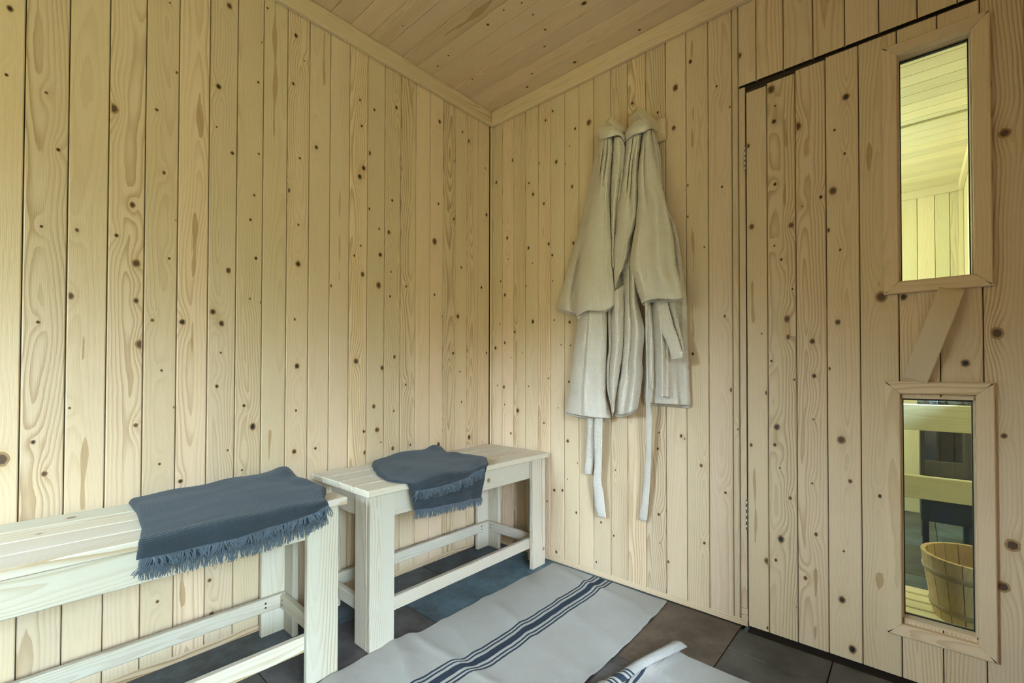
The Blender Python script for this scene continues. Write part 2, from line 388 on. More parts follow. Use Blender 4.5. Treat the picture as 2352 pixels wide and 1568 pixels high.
# knots seen on the boards: position on the wall (m, m) and radius (mm); resin streaks: position, z0, z1, half width
KL=[(-1.689,1.753,5.3),(-1.693,1.588,3.0),(-1.625,1.576,3.2),(-1.602,1.439,4.0),(-1.63,1.234,3.1),(-1.565,1.24,3.7),(-1.496,1.593,9.4),(-1.453,1.338,5.7),(-1.486,1.244,4.3),(-1.401,1.631,4.1),(-1.354,1.764,3.3),(-1.382,1.453,3.7),(-1.373,1.963,2.3),(-1.217,2.05,7.0),(-1.245,1.774,6.9),(-1.249,1.643,2.5),(-1.204,1.576,5.0),(-1.129,1.844,3.7),(-1.125,1.603,3.1),(-1.138,1.459,3.6),(-1.149,1.374,3.6),(-1.119,1.985,2.1),(-1.352,1.32,1.9),(-1.633,0.992,3.6),(-1.575,1.065,6.0),(-1.443,1.175,8.5),(-1.442,1.069,5.5),(-1.432,0.946,10.1),(-1.439,0.717,5.0),(-1.405,1.017,4.1),(-1.367,1.203,3.2),(-1.382,0.872,3.1),(-1.384,0.6,3.1),(-1.638,0.692,4.0),(-1.618,0.61,5.4),(-1.574,0.773,2.8),(-1.69,0.656,11.1),(-1.333,1.018,6.9),(-1.254,1.057,7.3),(-1.23,1.022,6.8),(-1.212,1.194,6.3),(-1.231,0.929,2.8),(-1.241,0.823,4.5),(-1.209,0.618,2.8),(-1.131,1.249,4.2),(-1.148,1.111,2.9),(-1.113,1.103,4.2),(-1.163,0.758,4.7),(-1.136,0.687,8.3),(-1.167,0.548,2.9),(-1.333,0.541,5.3),(-1.35,0.763,3.2),(-1.028,1.51,6.2),(-0.736,1.688,7.8),(-0.753,1.648,7.7),(-0.992,1.396,3.5),(-0.992,1.255,7.7),(-1.002,1.056,3.5),(-0.993,0.89,7.6),(-0.995,0.732,3.5),(-1.0,0.587,6.9),(-0.924,0.589,4.3),(-0.87,1.195,4.4),(-0.774,1.328,3.8),(-0.747,1.373,3.9),(-0.738,1.26,7.0),(-0.764,0.912,8.4),(-0.728,0.632,4.7),(-0.723,0.547,6.2),(-0.71,1.531,3.9),(-0.664,1.46,4.0),(-0.658,1.354,7.2),(-0.665,1.227,9.6),(-0.646,0.887,7.2),(-0.668,0.633,8.8),(-0.684,0.73,6.3),(-0.65,0.58,3.2),(-0.602,1.596,4.9),(-0.618,1.457,6.5),(-0.606,1.292,3.3),(-0.61,1.188,4.1),(-0.587,0.934,5.8),(-0.589,0.706,4.1),(-0.593,0.548,6.6),(-0.529,1.242,4.2),(-0.529,0.815,4.2),(-0.503,0.553,4.2),(-0.374,1.472,10.7),(-0.352,1.652,4.5),(-0.257,1.605,5.6),(-0.373,1.226,4.5),(-0.259,0.961,5.6),(-0.325,1.131,3.6),(-0.347,0.535,8.1),(-0.322,0.628,4.5),(-0.209,1.381,4.7),(-0.23,1.14,8.5),(-0.215,0.873,3.8),(-0.204,0.726,3.8),(-0.153,0.549,8.6),(-0.167,0.979,4.8),(-0.07,1.303,6.0),(-0.035,1.685,7.0),(-0.032,0.971,5.0),(-1.102,2.113,3.4),(-1.006,2.072,6.0),(-0.976,1.997,2.4),(-1.014,1.895,4.4),(-0.929,1.699,6.2),(-0.989,1.637,3.6),(-0.754,1.955,4.0),(-0.689,1.944,4.6),(-0.746,1.854,4.0),(-0.71,1.758,6.3),(-0.584,2.0,5.7),(-0.347,2.039,7.3),(-0.204,2.048,4.9),(-0.164,2.019,7.2),(-0.256,1.886,3.2),(-0.555,1.75,2.9),(-0.046,1.924,3.4),(-1.255,0.22,5.1),(-1.248,0.113,6.1),(-1.385,0.203,3.8)]
KR=[(0.398,2.088,4.8),(0.356,2.06,4.9),(0.522,1.961,5.2),(0.593,1.963,10.2),(0.798,1.967,5.8),(0.976,1.956,8.9),(0.906,1.888,4.1),(1.201,1.975,7.2),(1.033,2.031,5.8),(1.126,1.899,3.7),(0.969,1.804,6.9),(0.492,1.893,2.9),(0.418,1.844,7.2),(0.316,1.868,3.7),(0.467,1.817,3.5),(0.506,1.705,5.8),(0.15,1.935,5.9),(0.037,1.854,6.0),(0.256,1.79,4.4),(0.281,1.729,6.9),(-0.007,1.806,7.5),(1.022,1.569,2.9),(1.143,1.531,3.7),(0.253,1.474,5.8),(0.375,1.471,5.6),(0.346,1.667,5.7),(0.512,1.449,5.4),(0.281,1.114,7.0),(0.099,1.263,6.1),(0.114,1.55,6.1),(0.119,1.442,3.4),(0.278,1.396,3.2),(0.396,1.414,5.0),(0.492,1.096,5.4),(0.398,1.294,3.1),(0.407,1.112,3.7),(0.069,1.336,4.1),(0.065,1.119,3.4),(-0.003,1.37,8.4),(0.002,1.582,4.2),(0.239,1.291,3.2),(0.034,0.996,6.9),(0.099,1.02,5.1),(0.164,1.072,5.0),(0.144,0.944,2.5),(0.216,0.967,2.4),(0.374,0.842,3.9),(0.255,0.803,3.2),(0.093,0.796,6.8),(0.186,0.682,8.2),(0.049,0.803,3.4),(0.098,0.708,3.4),(0.348,0.633,3.9),(0.141,0.566,5.0),(0.446,0.996,3.0),(0.497,0.991,3.0),(0.489,0.828,4.5),(0.482,0.562,6.7),(0.428,0.708,2.3),(0.535,0.47,2.9),(0.481,0.391,2.2),(0.408,0.329,6.1),(0.454,0.336,6.0),(0.528,0.251,4.4),(0.366,0.271,3.9),(0.42,0.05,5.3),(0.652,0.235,4.2),(0.712,0.193,3.5),(0.72,0.465,2.8),(0.629,0.062,3.6),(1.021,1.452,3.3),(1.094,1.431,3.2),(1.081,1.327,2.6),(1.15,1.069,3.8),(1.17,1.807,3.1),(1.038,0.939,4.7),(1.172,0.809,5.8),(1.191,0.673,2.5),(0.994,0.632,4.8),(1.007,0.623,2.7),(0.909,0.637,3.6),(0.903,0.574,4.3),(1.067,0.531,5.3),(1.15,0.447,3.9),(0.906,0.321,5.0),(1.077,0.253,4.6),(0.943,0.149,4.9),(0.91,0.212,2.1)]
KD=[(1.239,1.367,7.3),(1.229,1.647,5.5),(1.268,1.0,2.4),(1.234,0.624,4.4),(1.3,1.813,9.5),(1.312,1.753,3.0),(1.308,1.703,6.5),(1.375,1.662,9.2),(1.501,1.707,8.1),(1.472,1.616,3.3),(1.604,1.575,6.7),(1.497,1.535,3.2),(1.467,1.429,9.3),(1.31,1.493,4.7),(1.387,1.401,2.3),(1.436,1.418,4.5),(1.356,1.347,7.5),(1.307,1.289,2.9),(1.327,1.24,3.5),(1.453,1.31,5.5),(1.484,1.244,3.3),(1.449,1.221,2.8),(1.358,1.139,2.9),(1.342,1.044,8.1),(1.345,0.985,5.8),(1.411,0.968,6.7),(1.477,1.024,6.5),(1.58,1.09,11.4),(1.628,1.084,8.1),(1.296,0.908,3.3),(1.415,0.859,5.7),(1.454,0.882,3.7),(1.362,0.847,3.2),(1.284,0.802,6.7),(1.412,0.723,2.5),(1.483,0.666,9.7),(1.311,0.691,7.9),(1.305,0.632,4.6),(1.319,0.558,2.6),(1.504,0.544,4.8),(1.348,0.465,4.5),(1.408,0.522,2.5),(1.321,0.327,8.5),(1.281,0.245,8.0),(1.306,0.255,3.9),(1.417,0.365,4.4),(1.388,0.221,5.1),(1.449,0.299,3.1),(1.487,0.331,3.0),(1.482,0.184,7.9),(1.573,0.512,4.1),(1.367,0.122,3.8),(1.283,0.025,5.3),(1.506,0.045,8.4),(1.828,1.482,10.0),(1.81,0.971,10.1),(1.82,0.709,5.6),(1.832,0.435,12.1),(1.815,0.326,11.1),(1.752,0.895,8.1)]
KC=[(0.092,-0.886,2.8),(0.166,-0.67,2.6),(0.419,-0.454,5.2),(0.513,-0.466,2.9),(0.172,-0.442,3.3),(0.086,-0.429,3.4),(0.238,-0.171,3.1),(0.136,-0.268,3.6),(0.582,-0.377,3.4),(0.585,-0.447,2.8),(0.713,-0.25,3.9),(0.755,-0.295,7.6),(0.513,-0.215,3.8),(0.571,-0.287,4.1),(0.85,-0.041,4.6),(0.554,-0.052,6.8),(0.367,-0.116,3.5),(0.29,-0.057,4.9),(1.035,0.028,3.9),(1.087,-0.015,2.8)]
SL=[(-1.294, 1.577, 1.739, 0.011), (-1.305, 1.157, 1.366, 0.01), (-1.076, 1.669, 2.202, 0.009), (-0.901, 1.901, 2.167, 0.006), (-0.836, 1.21, 1.646, 0.004), (-1.545, 0.492, 0.699, 0.01), (-1.309, 0.86, 1.019, 0.004), (-1.549, 0.895, 0.975, 0.006), (-1.083, 0.563, 0.682, 0.008), (-1.324, 0.155, 0.272, 0.009)]
SR=[(0.345, 2.192, 2.286, 0.006), (1.04, 2.03, 2.194, 0.006), (1.041, 1.695, 1.858, 0.007), (1.039, 1.217, 1.411, 0.007), (1.038, 0.959, 1.12, 0.005), (0.343, 1.508, 1.601, 0.003), (0.366, 1.561, 1.602, 0.003)]
SD=[(1.341, 1.59, 1.698, 0.006), (1.555, 1.457, 1.554, 0.008), (1.417, 0.16, 0.265, 0.01), (1.411, 0.019, 0.087, 0.009), (1.572, 0.236, 0.296, 0.012), (1.245, 0.297, 0.568, 0.006), (1.242, 1.026, 1.189, 0.009), (1.339, 1.376, 1.498, 0.005), (1.578, 1.118, 1.143, 0.002)]
H = 2.22                                                  # ceiling height
X, Y, Z = Vector((1,0,0)), Vector((0,1,0)), Vector((0,0,1))
def pick(lst, a0, a1): return [(a-a0, b, r/1000) for a, b, r in lst if a0 <= a < a1]
def picks(lst, a0, a1, z0): return [(a-a0, b0-z0, b1-z0, h) for a, b0, b1, h in lst if a0 <= a < a1]
def panel(mb, seams, n_eu, org, en, z0, z1, knots=(), streaks=(), fine=True, gap=.0022):
    """vertical boards between consecutive seam coordinates along axis n_eu (0 = x, 1 = y)"""
    for a, b in zip(seams[:-1], seams[1:]):
        o = Vector(org); o[n_eu] = a+gap/2; o[2] = z0
        eu = X if n_eu == 0 else Y
        ks = [(k[0]-gap/2, k[1]-z0, k[2]) for k in pick(knots, a, b)]
        mb.board(o, eu, Z, en, b-a-gap, z1-z0, seed=rnd.uniform(0, 90), knots=ks, streaks=[(q[0]-gap/2,)+q[1:] for q in picks(streaks, a, b, z0)],
                 nu=12 if fine else 3, dv=.016 if fine else .25)
def slab(mb, lo, hi, mat=2): mb.box(lo, hi, ch=.0005, mat=mat, seed=0)

# ---------------------------------------------------------------- room shell
PB = .026                                                 # panelling stops this far above the floor
LEFT = [-1.741-.0785*k for k in range(19, 0, -1)]+[-1.741,-1.662,-1.583,-1.504,-1.425,-1.347,-1.268,-1.190,-1.111,-1.032,-.954,-.875,-.796,-.717,-.637,-.558,-.479,-.399,-.322,-.246,-.170,-.094,-.012]
mb = MB()
panel(mb, LEFT[:19], 1, (0,0,0), X, PB, H, fine=False); panel(mb, LEFT[18:], 1, (0,0,0), X, PB, H, KL, SL)
slab(mb, (-.08,-3.25,-.02), (-.0125,.06,H+.03))
struct(mb.build('wall_left', [M_WALL, M_KNOT, M_GAP]))
RIGHT = [.004,.079,.156,.233,.311,.385,.463,.540,.616,.698,.775,.855,.936,1.015,1.095,1.176,1.197]
ABOVE = [1.197,1.254,1.335,1.417,1.499,1.580,1.664,1.745,1.826,1.885]
BEYOND = [1.885+.08*k for k in range(19)]
mb = MB()
panel(mb, RIGHT, 0, (0,0,0), -Y, PB, H, KR, SR)
panel(mb, ABOVE, 0, (0,0,0), -Y, 1.866, H, KR, SR)
panel(mb, BEYOND, 0, (0,0,0), -Y, PB, H, KR, SR, fine=False)
slab(mb, (-.02,.0125,-.02), (1.200,.05,H+.03)); slab(mb, (1.200,.0125,1.868), (1.882,.05,H+.03)); slab(mb, (1.882,.0125,-.02), (3.48,.05,H+.03))
# door lining: the jamb seen beside the hinge side, the head and the blocks at its foot
mb.box((1.1975,.006,.062), (1.2175,.045,1.862), ch=.001); mb.box((1.1975,.006,.040), (1.2185,.045,.0605), ch=.001); mb.box((1.1975,.006,.016), (1.2185,.045,.0385), ch=.001)
mb.box((1.1975,.014,1.8545), (1.876,.045,1.866), ch=.001, mat=2)
mb.box((1.868,.008,.0), (1.882,.045,1.862), ch=.001)
struct(mb.build('wall_right', [M_WALL, M_KNOT, M_GAP]))
mb = MB()                                                 # wall behind the camera, with the added fill window
def pan1(a, b, z0, z1):
    n = max(1, round((b-a)/.079)); panel(mb, [a+(b-a)*k/n for k in range(n+1)], 0, (0,-3.20,0), Y, z0, z1, fine=False)
    slab(mb, (a,-3.28,z0-(.05 if z0 < .1 else 0)), (b,-3.2125,z1+(.03 if z1 > 2 else 0)))
pan1(0, FILL_WIN[1], PB, H); pan1(FILL_WIN[1], FILL_WIN[2], PB, FILL_WIN[3]); pan1(FILL_WIN[1], FILL_WIN[2], FILL_WIN[4], H); pan1(FILL_WIN[2], 3.40, PB, H)
struct(mb.build('wall_back', [M_WALL, M_KNOT, M_GAP]))
mb = MB(); yb, xa, xb, z0, z1 = FILL_WIN
for lo, hi in (((xa-.05,yb-.07,z0-.05), (xa,yb+.015,z1+.05)), ((xb,yb-.07,z0-.05), (xb+.05,yb+.015,z1+.05)), ((xa,yb-.07,z1), (xb,yb+.015,z1+.05)), ((xa,yb-.07,z0-.05), (xb,yb+.015,z0)), (((xa+xb)/2-.02,yb-.05,z0), ((xa+xb)/2+.02,yb-.01,z1))): mb.box(lo, hi)
w3 = struct(mb.build('fill_window', [M_WALL])); mb = MB(); mb.box((xa,yb-.034,z0), (xb,yb-.030,z1), ch=.0003); mb.build('glass_pane', [M_GLASS], w3)
mb = MB()                                                 # wall with the glazed opening the daylight comes through
def pan2(a, b, z0, z1):
    n = max(1, round((b-a)/.079)); panel(mb, [a+(b-a)*k/n for k in range(n+1)], 1, (3.40,0,0), -X, z0, z1, fine=False)
    slab(mb, (3.4125,a,z0-(.05 if z0 < .1 else 0)), (3.48,b,z1+(.03 if z1 > 2 else 0)))
pan2(-3.2, WIN[1], PB, H); pan2(WIN[1], WIN[2], PB, WIN[3]); pan2(WIN[1], WIN[2], WIN[4], H); pan2(WIN[2], 0, PB, H)
struct(mb.build('wall_window_side', [M_WALL, M_KNOT, M_GAP]))
mb = MB()                                                 # window frame
x0, y0, y1, z0, z1 = WIN
for lo, hi in (((x0-.015,y0-.05,z0-.05), (x0+.07,y0,z1+.05)), ((x0-.015,y1,z0-.05), (x0+.07,y1+.05,z1+.05)), ((x0-.015,y0,z1), (x0+.07,y1,z1+.05)), ((x0-.015,y0,z0-.05), (x0+.07,y1,z0))): mb.box(lo, hi)
wn_ = struct(mb.build('window_1', [M_WALL]))
mb = MB()
mb.box((x0+.03,y0,z0), (x0+.034,y1,z1), ch=.0003); mb.build('glass_pane', [M_GLASS], wn_)

# unseen partition added to shade the sauna door, just outside the right edge
mb = MB(); panel(mb, [-.88+.088*k for k in range(11)], 1, (1.960,0,0), -X, PB, H, fine=False); panel(mb, [-.88+.088*k for k in range(11)], 1, (2.040,0,0), X, PB, H, fine=False)
slab(mb, (1.9725,-.88,-.02), (2.0275,-.0005,H-.0005)); mb.box((1.955,-.902,0), (2.045,-.8805,H-.0005), axis=2, ch=.002)
struct(mb.build('shade_partition', [M_WALL, M_KNOT, M_GAP]))

# ceiling: boards run along x
mb = MB(); y = -.010; ci = 0
while y > -3.2:
    W = .0795
    far = y < -1.3
    mb.board(Vector((0,y-W,H)), Y, X, -Z, W-.0012, 3.4, seed=rnd.uniform(0, 90), knots=[(b-(y-W), a, r/1000) for a, b, r in KC if y-W <= b < y],
             streaks=[(.040, .22, 1.05, .007), (.045, .30, .52, .016)] if abs(y+.487) < .01 else (), nu=3 if far else 10, dv=.3 if far else .02)
    y -= W
slab(mb, (-.08,-3.28,H+.0125), (3.48,.06,H+.09))
struct(mb.build('ceiling', [M_WALL, M_KNOT, M_GAP]))

# floor: tiles 26 x 51 cm, joints 3 mm, half bond, columns along y
mb = MB()
slab(mb, (-.08,-3.25,-.10), (3.48,.05,-.0135), mat=1)
TEAL, NAVY, BROWN, CHAR, PLUM, GREY = (.066,.115,.145), (.034,.056,.084), (.085,.060,.045), (.056,.055,.050), (.070,.064,.068), (.066,.088,.108)
def tile_col(ci, cj):
    fixed = {(0,0): NAVY, (0,1): GREY, (1,0): TEAL, (1,1): TEAL, (2,0): TEAL, (4,0): BROWN, (4,1): PLUM, (5,0): CHAR, (5,1): CHAR, (6,0): CHAR, (6,1): CHAR}
    c = fixed.get((ci, cj)) or rnd.choice([TEAL, GREY, NAVY, CHAR, PLUM])
    return c
for ci in range(0, 14):
    xa = -.10+.26*ci; off = -.43 if ci % 2 == 0 else -.17
    for cj in range(-1, 8):
        yb = off-.51*(cj-1) if False else off+.51-.51*cj
        ya = yb-.51; yb2 = min(yb, .01 if xa < .9 else -.001)
        if xa > .9 and yb2 > -.026: yb2 = -.024 if xa > 1.1 else -.001
        if ya > yb2-.02 or ya < -3.3: continue
        mb.box((max(xa, -.02)+.0015, ya+.0015, -.0120), (min(xa+.26, 3.40)-.0015, yb2-.0015, 0), ch=.0012, mat=0, col=tile_col(ci, cj))
slab(mb, (1.2185,-.0255,-.0134), (1.886,.0414,-.009))  # dark strip under the door, coloured as the shade there
struct(mb.build('floor', [M_TILE, M_GROUT, M_GAP]))
FL = 0.0

# trims
mb = MB(); mb.box((.0005,-3.2,2.150), (.020,-.0005,2.2195), ch=.003); struct(mb.build('trim_1', [M_WALL]))
mb = MB(); mb.box((.0205,-.020,2.146), (3.40,-.0005,2.2195), ch=.003); struct(mb.build('trim_2', [M_WALL]))
mb = MB(); mb.box((.0005,-.0115,.027), (.0115,-.0005,2.1495), ch=.004); struct(mb.build('trim_3', [M_WALL]))
mb = MB(); mb.box((-.0122,-3.2,0), (-.0075,-.012,.0235), ch=.001); struct(mb.build('baseboard_left', [M_WALL]))
mb = MB(); mb.box((.0,.0075,0), (1.2178,.0122,.0235), ch=.001); struct(mb.build('baseboard_right', [M_WALL]))

# ---------------------------------------------------------------- sauna door
door = bpy.data.objects.new('door_1', None); C.objects.link(door); struct(door)
DX0, DX1, DZ0, DZ1 = 1.2225, 1.8645, .012, 1.8505
DS = [DX0,1.286,1.368,1.449,1.531,1.619,1.704,1.786,DX1]
H0, H1 = 1.620, 1.7705                                     # window holes in x
ZW = [(.176,.802),(1.118,1.778)]
mb = MB()
def pd(seams, z0, z1): panel(mb, seams, 0, (0,-.004,0), -Y, z0, z1, KD, SD)
for k_, zt_ in enumerate((1.832, 1.838, 1.845, 1.850, DZ1)): pd(DS[k_:k_+2], DZ0, zt_)
pd(DS[7:], DZ0, 1.858)
for z0, z1 in ((DZ0, ZW[0][0]), (ZW[0][1], ZW[1][0]), (ZW[1][1], DZ1)): pd(DS[5:8], z0, z1)
slab(mb, (DX0,.0085,DZ0), (H0-.001,.040,DZ1)); slab(mb, (H1+.001,.0085,DZ0), (DX1,.040,DZ1))
for z0, z1 in ((DZ0, ZW[0][0]), (ZW[0][1], ZW[1][0]), (ZW[1][1], DZ1)): slab(mb, (H0-.001,.0085,z0), (H1+.001,.040,z1))
for z0, z1 in ZW: slab(mb, (H1+.001,-.0035,z0), (1.786,.0085,z1))
slab(mb, (DX0,-.0038,DZ0-.0005), (DX1,.040,DZ0))
mb.build('door_panel', [M_WALL, M_KNOT, M_GAP], door)
def miter(mb, x0, x1, z0, z1, w, y0, y1, seed):
    """four mitred boards round an opening (outer rectangle x0..x1, z0..z1)"""
    O = [(x0,z0),(x1,z0),(x1,z1),(x0,z1)]; I = [(x0+w,z0+w),(x1-w,z0+w),(x1-w,z1-w),(x0+w,z1-w)]
    for k in range(4):
        a, b, c, d = O[k], O[(k+1) % 4], I[(k+1) % 4], I[k]; g_ = .0004; ch = .0025
        av = (1,0,0) if k % 2 == 0 else (0,0,1)
        cc = ((a[0]+b[0]+c[0]+d[0])/4, (a[1]+b[1]+c[1]+d[1])/4)
        def sh(p, q): return (p[0]+(cc[0]-p[0])*q, p[1]+(cc[1]-p[1])*q)
        bc = (0, (y0+y1)/2, cc[1]) if k % 2 == 0 else (cc[0], (y0+y1)/2, 0)
        inn = [(lambda p: (p[0], p[1]))(p) for p in (a, b, c, d)]
        def off(p, q):                                        # inset across the board width only
            if k % 2 == 0: return (p[0], p[1]+(ch if p[1] < cc[1] else -ch))
            return (p[0]+(ch if p[0] < cc[0] else -ch), p[1])
        f0 = [mb.vert((*((off(p, 0))[0],), y0, off(p, 0)[1])) for p in (a, b, c, d)]
        f1 = [mb.vert((p[0], y0+ch, p[1])) for p in (a, b, c, d)]
        f2 = [mb.vert((p[0], y1, p[1])) for p in (a, b, c, d)]
        kw = dict(seed=seed+k*7.7, axis=av, bc=bc)
        mb.face(f0, **kw)
        for q in range(4):
            mb.face([f0[q], f1[q], f1[(q+1) % 4], f0[(q+1) % 4]], **kw); mb.face([f1[q], f2[q], f2[(q+1) % 4], f1[(q+1) % 4]], **kw)
        mb.face(f2[::-1], **kw)
    # thin reveal lining behind the casing
    ix0, ix1, iz0, iz1 = x0+w, x1-w, z0+w, z1-w; t = .003
    return ix0, ix1, iz0, iz1
for (x0, x1, z0, z1), (hz0, hz1), sd in (((1.586,1.8035,.133,.845), ZW[0], 11.0), ((1.586,1.8035,1.093,1.805), ZW[1], 37.0)):
    mb = MB(); miter(mb, x0, x1, z0, z1, .034, -.022, -.0045, sd)
    t = .0015
    for lo, hi, ax in (((H0-t,-.0045,hz0-t), (H0+.004,.043,hz1+t), 2), ((H1-.004,-.0045,hz0-t), (H1+t,.043,hz1+t), 2), ((H0,-.0045,hz0-t), (H1,.043,hz0+.005), 0), ((H0,-.0045,hz1-.005), (H1,.043,hz1+t), 0)):
        mb.box(lo, hi, axis=ax, ch=.0008)
    fr = mb.build('window_frame', [M_WALL, M_KNOT], door)
    mb = MB(); mb.box((H0+.006,.028,hz0+.007), (H1-.006,.031,hz1-.007), ch=.0003); mb.build('glass_pane', [M_GLASS], door)
    mb = MB()
    for lo, hi in (((H0+.004,.026,hz0+.005), (H0+.0065,.034,hz1-.005)), ((H1-.0065,.026,hz0+.005), (H1-.004,.034,hz1-.005)), ((H0+.004,.026,hz1-.0105), (H1-.004,.034,hz1-.005)), ((H0+.004,.026,hz0+.005), (H1-.004,.034,hz0+.0075))): mb.box(lo, hi, ch=.0003)
    mb.build('gasket', [M_BLACK], door)
# handle: bowed flat strap running from low left to high right
mb = MB(); p0, p1 = Vector((1.650,0,.842)), Vector((1.728,0,1.098)); ax = (p1-p0).normalized(); sd_ = Vector((ax.z,0,-ax.x)); rows = []
N = 28
for i in range(N+1):
    t = i/N; dep = .006+.034*min(1, (math.sin(math.pi*t))**.5*1.05)
    c = p0.lerp(p1, t); c.y = -.004-dep; th = .006
    ring = []
    for (a, b) in ((-1,-.7),(-.93,-1),(.93,-1),(1,-.7),(1,.7),(.93,1),(-.93,1),(-1,.7)): ring.append(c+sd_*a*.0265+Vector((0,b*th,0)))
    rows.append(ring)
ids = mb.grid(rows, closed=True, smooth=False); mb.face(ids[0][::-1]); mb.face(ids[-1])
M_HANDLE = pine('handle_alder', (.60,.48,.32), (.50,.37,.22), contrast=.4)
hd = mb.build('handle', [M_HANDLE], door); hd['label'] = 'bowed pale wooden strap handle'
for z0, z1 in ((1.566,1.653), (.334,.435)):
    mb = MB(); n = 5; h = (z1-z0)/n
    for k in range(n): mb.tube([(1.2188,-.0045,z0+h*k+.0012), (1.2188,-.0045,z0+h*(k+1)-.0012)], .0030, seg=10)
    mb.tube([(1.2188,-.0045,z0), (1.2188,-.0045,z1)], .0020, seg=8, mat=1)
    mb.box((1.2185,-.003,z0), (1.2215,.004,z1), ch=.0003)
    mb.build('hinge', [M_STEEL, M_BLACK], door)

# ---------------------------------------------------------------- benches
def screw(mb, p, n):
    p = Vector(p); n = Vector(n); mb.tube([p-n*.001, p+n*.0004], .0032, seg=10, mat=1, smooth=False)
def make_bench(label, group):
    """bench 0.93 long (y), 0.38 deep (x); origin = back-right corner of the top on the floor, right end towards +y"""
    b = thing('bench', label, 'bench', group=group); T = .503; L = .927; W = .377
    def add(nm, lo, hi, axis=None, scr=()):
        mb = MB(); mb.box(lo, hi, axis=axis, ch=.0026)
        for p, n in scr: screw(mb, p, n)
        return mb.build(nm, [M_BENCH, M_SCREW], b)
    for k in range(4):                                       # four planks
        x0 = k*.0952; add('plank', (x0,-L,T-.0215), (x0+.0914,0,T))
    t = .019; lw = .090
    xo0, xo1, yo0, yo1 = .004, W-.009, -L+.013, -.022         # outer faces of the legs
    zt = T-.0220
    for sx, sy in ((0,0),(0,1),(1,0),(1,1)):                 # L-shaped legs of two boards each
        mb = MB()
        xa = xo0 if sx == 0 else xo1-t; ya = yo0 if sy == 0 else yo1-lw
        mb.box((xa, ya, 0), (xa+t, ya+lw, zt), axis=2, ch=.002)
        xb = xo0+t if sx == 0 else xo1-t-.070; yb = yo0 if sy == 0 else yo1-t
        mb.box((xb+.0004, yb, 0), (xb+.070-.0004, yb+t, zt), axis=2, ch=.002)
        mb.build('leg', [M_BENCH, M_SCREW], b)
    za = zt-.083
    i0, i1, j0, j1 = xo0+t+.0004, xo1-t-.0004, yo0+t+.0004, yo1-t-.0004
    add('apron', (i1-t, j0+.0, za), (i1, j1, zt-.0003), 1); add('apron', (i0, j0, za), (i0+t, j1, zt-.0003), 1)
    add('apron', (i0+t+.0004, j0, za), (i1-t-.0004, j0+t, zt-.0003), 0); add('apron', (i0+t+.0004, j1-t, za), (i1-t-.0004, j1, zt-.0003), 0)
    r0, r1 = .088, .132; tt = .021
    sb = [((i0+tt+.0002, j1-.045-.02, r0+.016), X), ((i0+tt+.0002, j1-.045-.02, r0+.030), X)]
    add('rail', (i1-tt, j0, r0), (i1, j1, r1), 1); add('rail', (i0, j0, r0), (i0+tt, j1, r1), 1, sb)
    sb2 = [((i0+tt+.018, j1-tt-.0002, r0+.016), -Y), ((i0+tt+.018, j1-tt-.0002, r0+.030), -Y)]
    add('rail', (i0+tt+.0004, j0, r0), (i1-tt-.0004, j0+tt, r1), 0); add('rail', (i0+tt+.0004, j1-tt, r0), (i1-tt-.0004, j1, r1), 0, sb2)
    return b
GB = 'pine benches along the left wall'
bench = make_bench('pale pine slatted bench pushed into the far corner of the room', GB); bench.location = (.0185, -.019, 0)
def copy_tree(o, parent=None):
    c = o.copy(); C.objects.link(c); c.parent = parent
    for ch in list(o.children): copy_tree(ch, c)
    return c
b2 = copy_tree(bench); b2.location = (.0255, -1.008, 0); b2.rotation_euler = (0, 0, math.radians(-1.25))
b2['label'] = 'pale pine slatted bench nearer the camera, cut off by the left picture edge'

# ---------------------------------------------------------------- cloth helpers
def sheet(rows, th, name, mat_, parent=None, uvs=1.0, sub=1):
    """rows of points (a grid) thickened by Solidify and smoothed"""
    mb = MB()
    du = [0.0]
    for i in range(1, len(rows[0])): du.append(du[-1]+(Vector(rows[0][i])-Vector(rows[0][i-1])).length)
    mid = len(rows[0])//2; dv = [0.0]
    for j in range(1, len(rows)): dv.append(dv[-1]+(Vector(rows[j][mid])-Vector(rows[j-1][mid])).length)
    mb.grid(rows, uv=lambda j, i: (du[i]*uvs, dv[j]*uvs))
    o = mb.build(name, [mat_], parent)
    if th:
        s = o.modifiers.new('thickness', 'SOLIDIFY'); s.thickness = th; s.offset = -1
    if sub:
        s = o.modifiers.new('smooth', 'SUBSURF'); s.levels = sub; s.render_levels = sub
    return o
def interp(tab, t):
    """tab: [(t, value or tuple)] sorted"""
    if t <= tab[0][0]: return tab[0][1]
    for (a, va), (b, vb) in zip(tab[:-1], tab[1:]):
        if t <= b:
            q = (t-a)/(b-a) if b > a else 0; q = q*q*(3-2*q)*.5+q*.5
            return tuple(x+(y-x)*q for x, y in zip(va, vb)) if isinstance(va, tuple) else va+(vb-va)*q
    return tab[-1][1]
def nz3(x, y, z=0.0): return noise.noise(Vector((x, y, z)))

